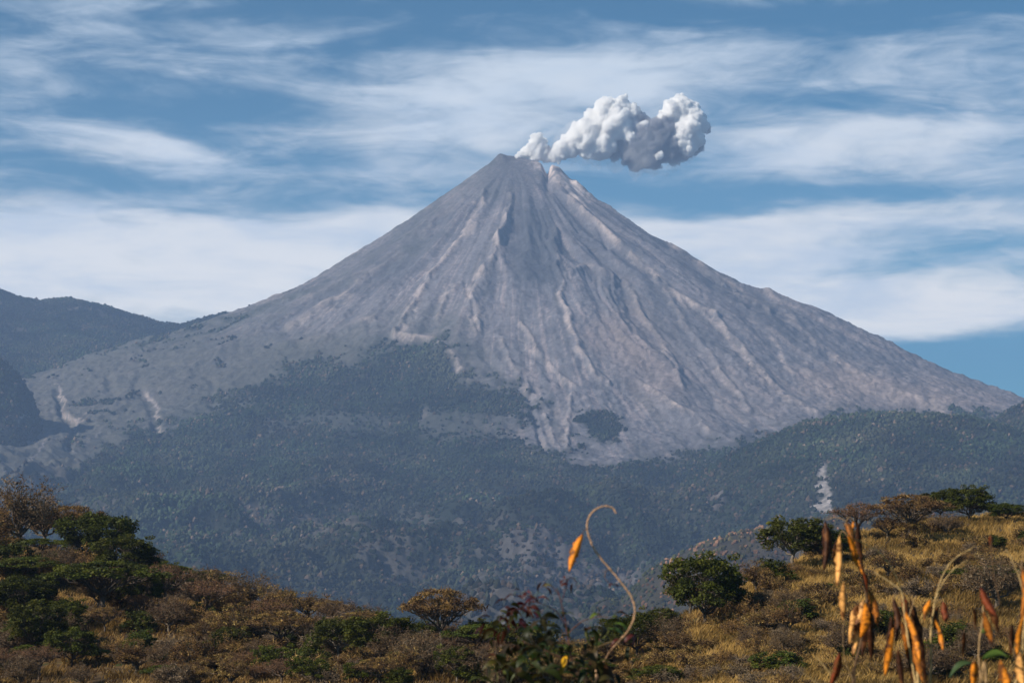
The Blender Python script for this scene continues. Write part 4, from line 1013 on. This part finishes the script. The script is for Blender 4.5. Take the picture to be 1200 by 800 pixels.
# --- second pod plant
g1_ = root_at(1075, 4.9); e1 = empty('dry_pod_plant', g1_)
tag(e1, 'dry stem bearing the longest dark and orange pods next to a bent twig pair', 'pod plant', 'dry pod plants in front of the hillside')
stems('stem', [
    ([g1_, (1078, 900, 4.9), (1074, 810, 4.9), (1066, 760, 4.9), (1060, 720, 4.9), (1057, 695, 4.9), (1046, 684, 4.9), (1034, 676, 4.9), (1024, 670, 4.9)], .006, .0015, SG),
    ([(1058, 705, 4.9), (1050, 696, 4.9), (1046, 702, 4.9)], .002, .0015, ST), ([(1062, 730, 4.9), (1070, 705, 4.9), (1063, 692, 4.9)], .002, .0015, ST),
    ([(1078, 900, 4.9), (1090, 800, 4.95), (1091, 740, 4.95), (1096, 704, 4.95), (1104, 676, 4.95), (1118, 655, 4.95), (1142, 640, 4.95)], .004, .0014, SG),
    ([(1096, 706, 4.95), (1102, 688, 4.95), (1116, 668, 4.95), (1134, 656, 4.95)], .002, .0012, SG), ([(1096, 706, 4.95), (1090, 702, 4.95), (1088, 708, 4.95)], .0018, .0012, ST), ([(1098, 704, 4.95), (1104, 702, 4.95), (1106, 707, 4.95)], .0018, .0012, ST)], e1, g1_)
pods([(1046, 698, 1048, 760, 9, 4.95, DK, .5), (1047, 735, 1037, 792, 14, 4.85, OR, -.3), (1044, 722, 1036, 764, 9, 4.9, DK, .3), (1058, 694, 1064, 745, 11, 4.95, RD, .3), (1061, 716, 1078, 774, 13, 4.85, OR, -.35),
      (1066, 700, 1086, 806, 12, 4.98, DK, .5), (1064, 735, 1075, 812, 12, 4.92, DK, .3), (1056, 728, 1062, 770, 10, 4.9, MD, .2), (1070, 740, 1082, 800, 7, 4.88, MD, .9), (1052, 760, 1060, 812, 9, 4.95, DK, .2),
      (1090, 702, 1083, 727, 9, 4.9, OR, .2), (1090, 710, 1096, 740, 10, 4.98, DK, .3), (1095, 724, 1105, 762, 10, 4.9, OR, -.3), (1105, 704, 1109, 730, 11, 4.95, RD, .3), (1099, 710, 1100, 732, 6, 5.0, DK, .3)], e1, g1_)
# --- third pod plant at the right edge
g2_ = root_at(1165, 4.6); e2 = empty('dry_pod_plant', g2_)
tag(e2, 'dry stem by the right edge with reddish pods and one green leaf', 'pod plant', 'dry pod plants in front of the hillside')
stems('stem', [
    ([g2_, (1160, 900, 4.6), (1150, 800, 4.6), (1147, 760, 4.6), (1152, 720, 4.6), (1150, 692, 4.6)], .006, .0016, ST),
    ([(1148, 745, 4.6), (1136, 722, 4.6), (1120, 716, 4.6), (1108, 720, 4.6)], .0018, .001, SD),
    ([(1160, 900, 4.6), (1190, 800, 4.6), (1200, 740, 4.6), (1198, 690, 4.6), (1186, 655, 4.6), (1178, 642, 4.6)], .004, .0014, SG),
    ([(1198, 690, 4.6), (1196, 668, 4.6), (1199, 650, 4.6), (1206, 620, 4.6)], .002, .0012, ST), ([(1160, 900, 4.6), (1142, 850, 4.6), (1140, 790, 4.6), (1142, 770, 4.6)], .002, .001, SD),
    ([(1200, 800, 4.6), (1180, 740, 4.62), (1168, 690, 4.62), (1162, 650, 4.62), (1161, 626, 4.62)], .002, .001, SD)], e2, g2_)
pods([(1149, 688, 1168, 722, 12, 4.6, RD, .3), (1153, 716, 1163, 752, 13, 4.55, MD, -.3), (1158, 712, 1170, 742, 10, 4.66, DK, .5), (1141, 712, 1142, 738, 6, 4.62, DK, .3), (1161, 626, 1162, 644, 6, 4.62, RD, .2),
      (1160, 728, 1162, 756, 9, 4.66, DK, .3), (1198, 664, 1196, 724, 9, 4.6, MD, .3), (1201, 716, 1192, 768, 11, 4.55, OR, -.3), (1186, 730, 1184, 770, 7, 4.65, DK, .4), (1172, 772, 1184, 812, 17, 4.5, OR, -.2), (1142, 774, 1140, 806, 12, 4.55, OR, .3),
      (1196, 764, 1200, 806, 17, 4.5, LT, -.3), (1130, 740, 1128, 768, 6, 4.65, DK, .3), (1206, 690, 1210, 745, 13, 4.6, OR, .2)], e2, g2_)

def blades(lst, name, parent, org, mat, K=9):
    """broad pointed leaves: (base point, tip point, half width, colour, roll)"""
    V = []; Fq = []; Cc = []; nn = 0
    for (A, B, hw, col, roll) in lst:
        A = np.array(A[:]); B = np.array(B[:]); L = np.linalg.norm(B - A); ax = (B - A) / L
        sd = np.cross(ax, (0, 0, 1)); sd /= np.linalg.norm(sd) + 1e-9; up = np.cross(sd, ax)
        sd, up = sd * math.cos(roll) + up * math.sin(roll), up * math.cos(roll) - sd * math.sin(roll)
        for i in range(K):
            t = i / (K - 1); w_ = hw * (math.sin(PI * t ** .85) ** .8 if 0 < t < 1 else .02)
            c = A + ax * L * t + up * L * .22 * math.sin(PI * t) - np.array([0, 0, 1]) * L * .12 * t * t
            for s_ in (-1, 0, 1):
                V.append(c + sd * w_ * s_ + up * abs(s_) * w_ * .28); Cc.append(np.array(col) * (1.25 if s_ == 0 else 1) * (1 - .25 * (i in (0, K - 1))))
            if i:
                b0 = nn + (i - 1) * 3
                for k in (0, 1): Fq.append((b0 + k, b0 + k + 1, b0 + k + 4, b0 + k + 3))
        nn += K * 3
    return mesh_np(name, np.array(V) - np.array(org[:]), np.array(Fq), mat, parent, np.array(Cc), shade=True)
a_, b_ = at(1150, 772, 4.5), at(1182, 766, 4.45)
for bl in [(a_, b_, .009, (.10, .15, .03), .9), (at(1140, 776, 4.6), at(1112, 790, 4.6), .009, (.035, .055, .02), .6), (at(1148, 742, 4.6), at(1166, 738, 4.55), .008, (.16, .20, .05), .8)]:
    blades([bl], 'leaf', e2, g2_, m_fleaf)

# --- leafy plant near the middle
g3_ = root_at(690, 5.0); e3 = empty('leafy_plant', g3_)
tag(e3, 'bushy plant with drooping dark red and olive leaves at the bottom centre', 'leafy plant')
stems('stem', [
    ([g3_, (720, 900, 5.0), (692, 806, 5.0), (672, 785, 5.0), (662, 772, 5.0)], .014, .009, (.05, .032, .02)),
    ([(672, 785, 5.0), (666, 750, 5.0), (662, 725, 5.0), (657, 702, 5.0), (652, 688, 5.0)], .003, .0014, (.10, .045, .04)),
    ([(658, 706, 5.0), (661, 695, 5.0), (664, 684, 5.0)], .0016, .001, (.10, .045, .04)), ([(655, 697, 5.0), (648, 688, 5.0), (640, 685, 5.0)], .0014, .001, (.10, .045, .04)),
    ([(664, 735, 5.0), (652, 716, 5.0), (632, 706, 5.0), (612, 698, 5.0)], .002, .001, (.10, .045, .04)),
    ([(666, 742, 5.0), (682, 728, 5.0), (704, 722, 5.0), (724, 726, 5.0)], .002, .001, (.12, .06, .04)),
    ([(664, 774, 5.0), (640, 762, 5.0), (615, 752, 5.0), (596, 735, 5.0)], .004, .0016, (.09, .05, .03)),
    ([(670, 780, 5.0), (692, 762, 5.0), (716, 752, 5.0), (734, 748, 5.0)], .0045, .002, (.12, .08, .04)),
    ([(680, 795, 5.0), (640, 790, 5.0), (600, 785, 5.0), (575, 790, 5.0)], .004, .0015, (.09, .05, .03)),
    ([(688, 800, 5.0), (700, 785, 5.0), (705, 770, 5.0)], .003, .0015, (.09, .06, .03))], e3, g3_)
lr = random.Random(31); L_ = []
DR = (.075, .022, .016); OL = (.055, .052, .016); DG = (.018, .028, .009); BG = (.12, .155, .035); TN = (.20, .15, .07)
for (cx, cy, rad, cnt, pal, ln) in [(602, 720, 24, 34, (DR, DR, OL), 16), (586, 736, 20, 20, (DR, OL), 15), (622, 706, 12, 12, (DR, DR), 12), (640, 742, 24, 34, (DG, OL, DG), 20), (604, 772, 26, 34, (OL, DG, TN, BG), 22),
                                 (574, 784, 18, 18, (OL, TN, DG), 20), (650, 786, 28, 34, (DG, DG, OL), 20), (702, 744, 18, 18, (OL, BG, DG), 18), (716, 736, 12, 8, (BG, OL), 16), (688, 766, 20, 22, (DG, OL), 18),
                                 (736, 750, 14, 12, (DR, DG), 14), (704, 790, 22, 26, (DG, OL), 20), (639, 684, 7, 7, (DR, TN), 10), (666, 681, 7, 9, (DR, DR), 11), (612, 697, 8, 9, (DR,), 10), (664, 722, 5, 4, (BG, OL), 10), (626, 758, 20, 20, (OL, DG), 18), (724, 724, 8, 5, (OL,), 14), (705, 722, 7, 4, (OL, BG), 12)]:
    for _ in range(int(cnt * .8)):
        q = lr.random() ** .5 * rad; a = lr.random() * 6.283; Y = 5.0 + lr.uniform(-.22, .22) * rad / 24
        A = at(cx + math.cos(a) * q, cy + math.sin(a) * q * .8, Y)
        d = Vector((lr.gauss(0, 1), lr.gauss(0, .8), lr.gauss(-.45, .45))).normalized()
        l_ = 1.15 * ln / F * 5 * lr.uniform(.7, 1.3)
        L_.append((A, A + d * l_, l_ * lr.uniform(.12, .22), [c * lr.uniform(.5, 1.1) for c in lr.choice(pal)], lr.uniform(-.9, .9)))
blades(L_, 'foliage', e3, g3_, m_fleaf)
blades([(at(664, 768, 4.75), at(660, 780, 4.75), .007, (.60, .30, .015), 1.2), (at(661, 770, 4.75), at(658, 779, 4.72), .004, (.50, .22, .015), .9)], 'yellow_leaf', e3, g3_, m_fleaf)

# --- curling vine with its single pod
g4_ = root_at(705, 5.5); e4 = empty('curling_vine', g4_)
tag(e4, 'bare curling vine rising against the valley with one orange pod', 'vine')
VT = (.42, .25, .14)
stems('stem', [([g4_, (700, 900, 5.5), (700, 800, 5.4), (712, 768, 5.2), (722, 755, 5.0), (732, 744, 4.85), (741, 730, 4.8), (744, 714, 4.8), (740, 699, 4.8), (731, 686, 4.8), (718, 670, 4.8), (705, 655, 4.8), (696, 642, 4.8), (690, 628, 4.8), (688, 615, 4.8),
                (691, 604, 4.8), (699, 596, 4.8), (710, 592.5, 4.8), (718, 595, 4.8), (722, 601, 4.8)], .0040, .0026, VT),
               ([(689, 620, 4.8), (685, 621, 4.79), (682, 626, 4.78)], .0014, .001, SD),
               ([(715, 667, 4.8), (710, 669, 4.79), (709, 676, 4.78), (713, 682, 4.78), (719, 685, 4.78)], .0015, .001, SD), ([(731, 686, 4.8), (724, 685, 4.79), (717, 683, 4.78)], .0013, .0009, SD)], e4, g4_)
pods([(683, 625, 667, 670, 12.5, 4.78, OR, -.2)], e4, g4_, .15)
for bl in [(at(718, 684, 4.78), at(713, 687, 4.77), .003, DR, .5), (at(719, 685, 4.78), at(724, 687, 4.79), .003, DR, .2)]:
    blades([bl], 'leaf', e4, g4_, m_fleaf)
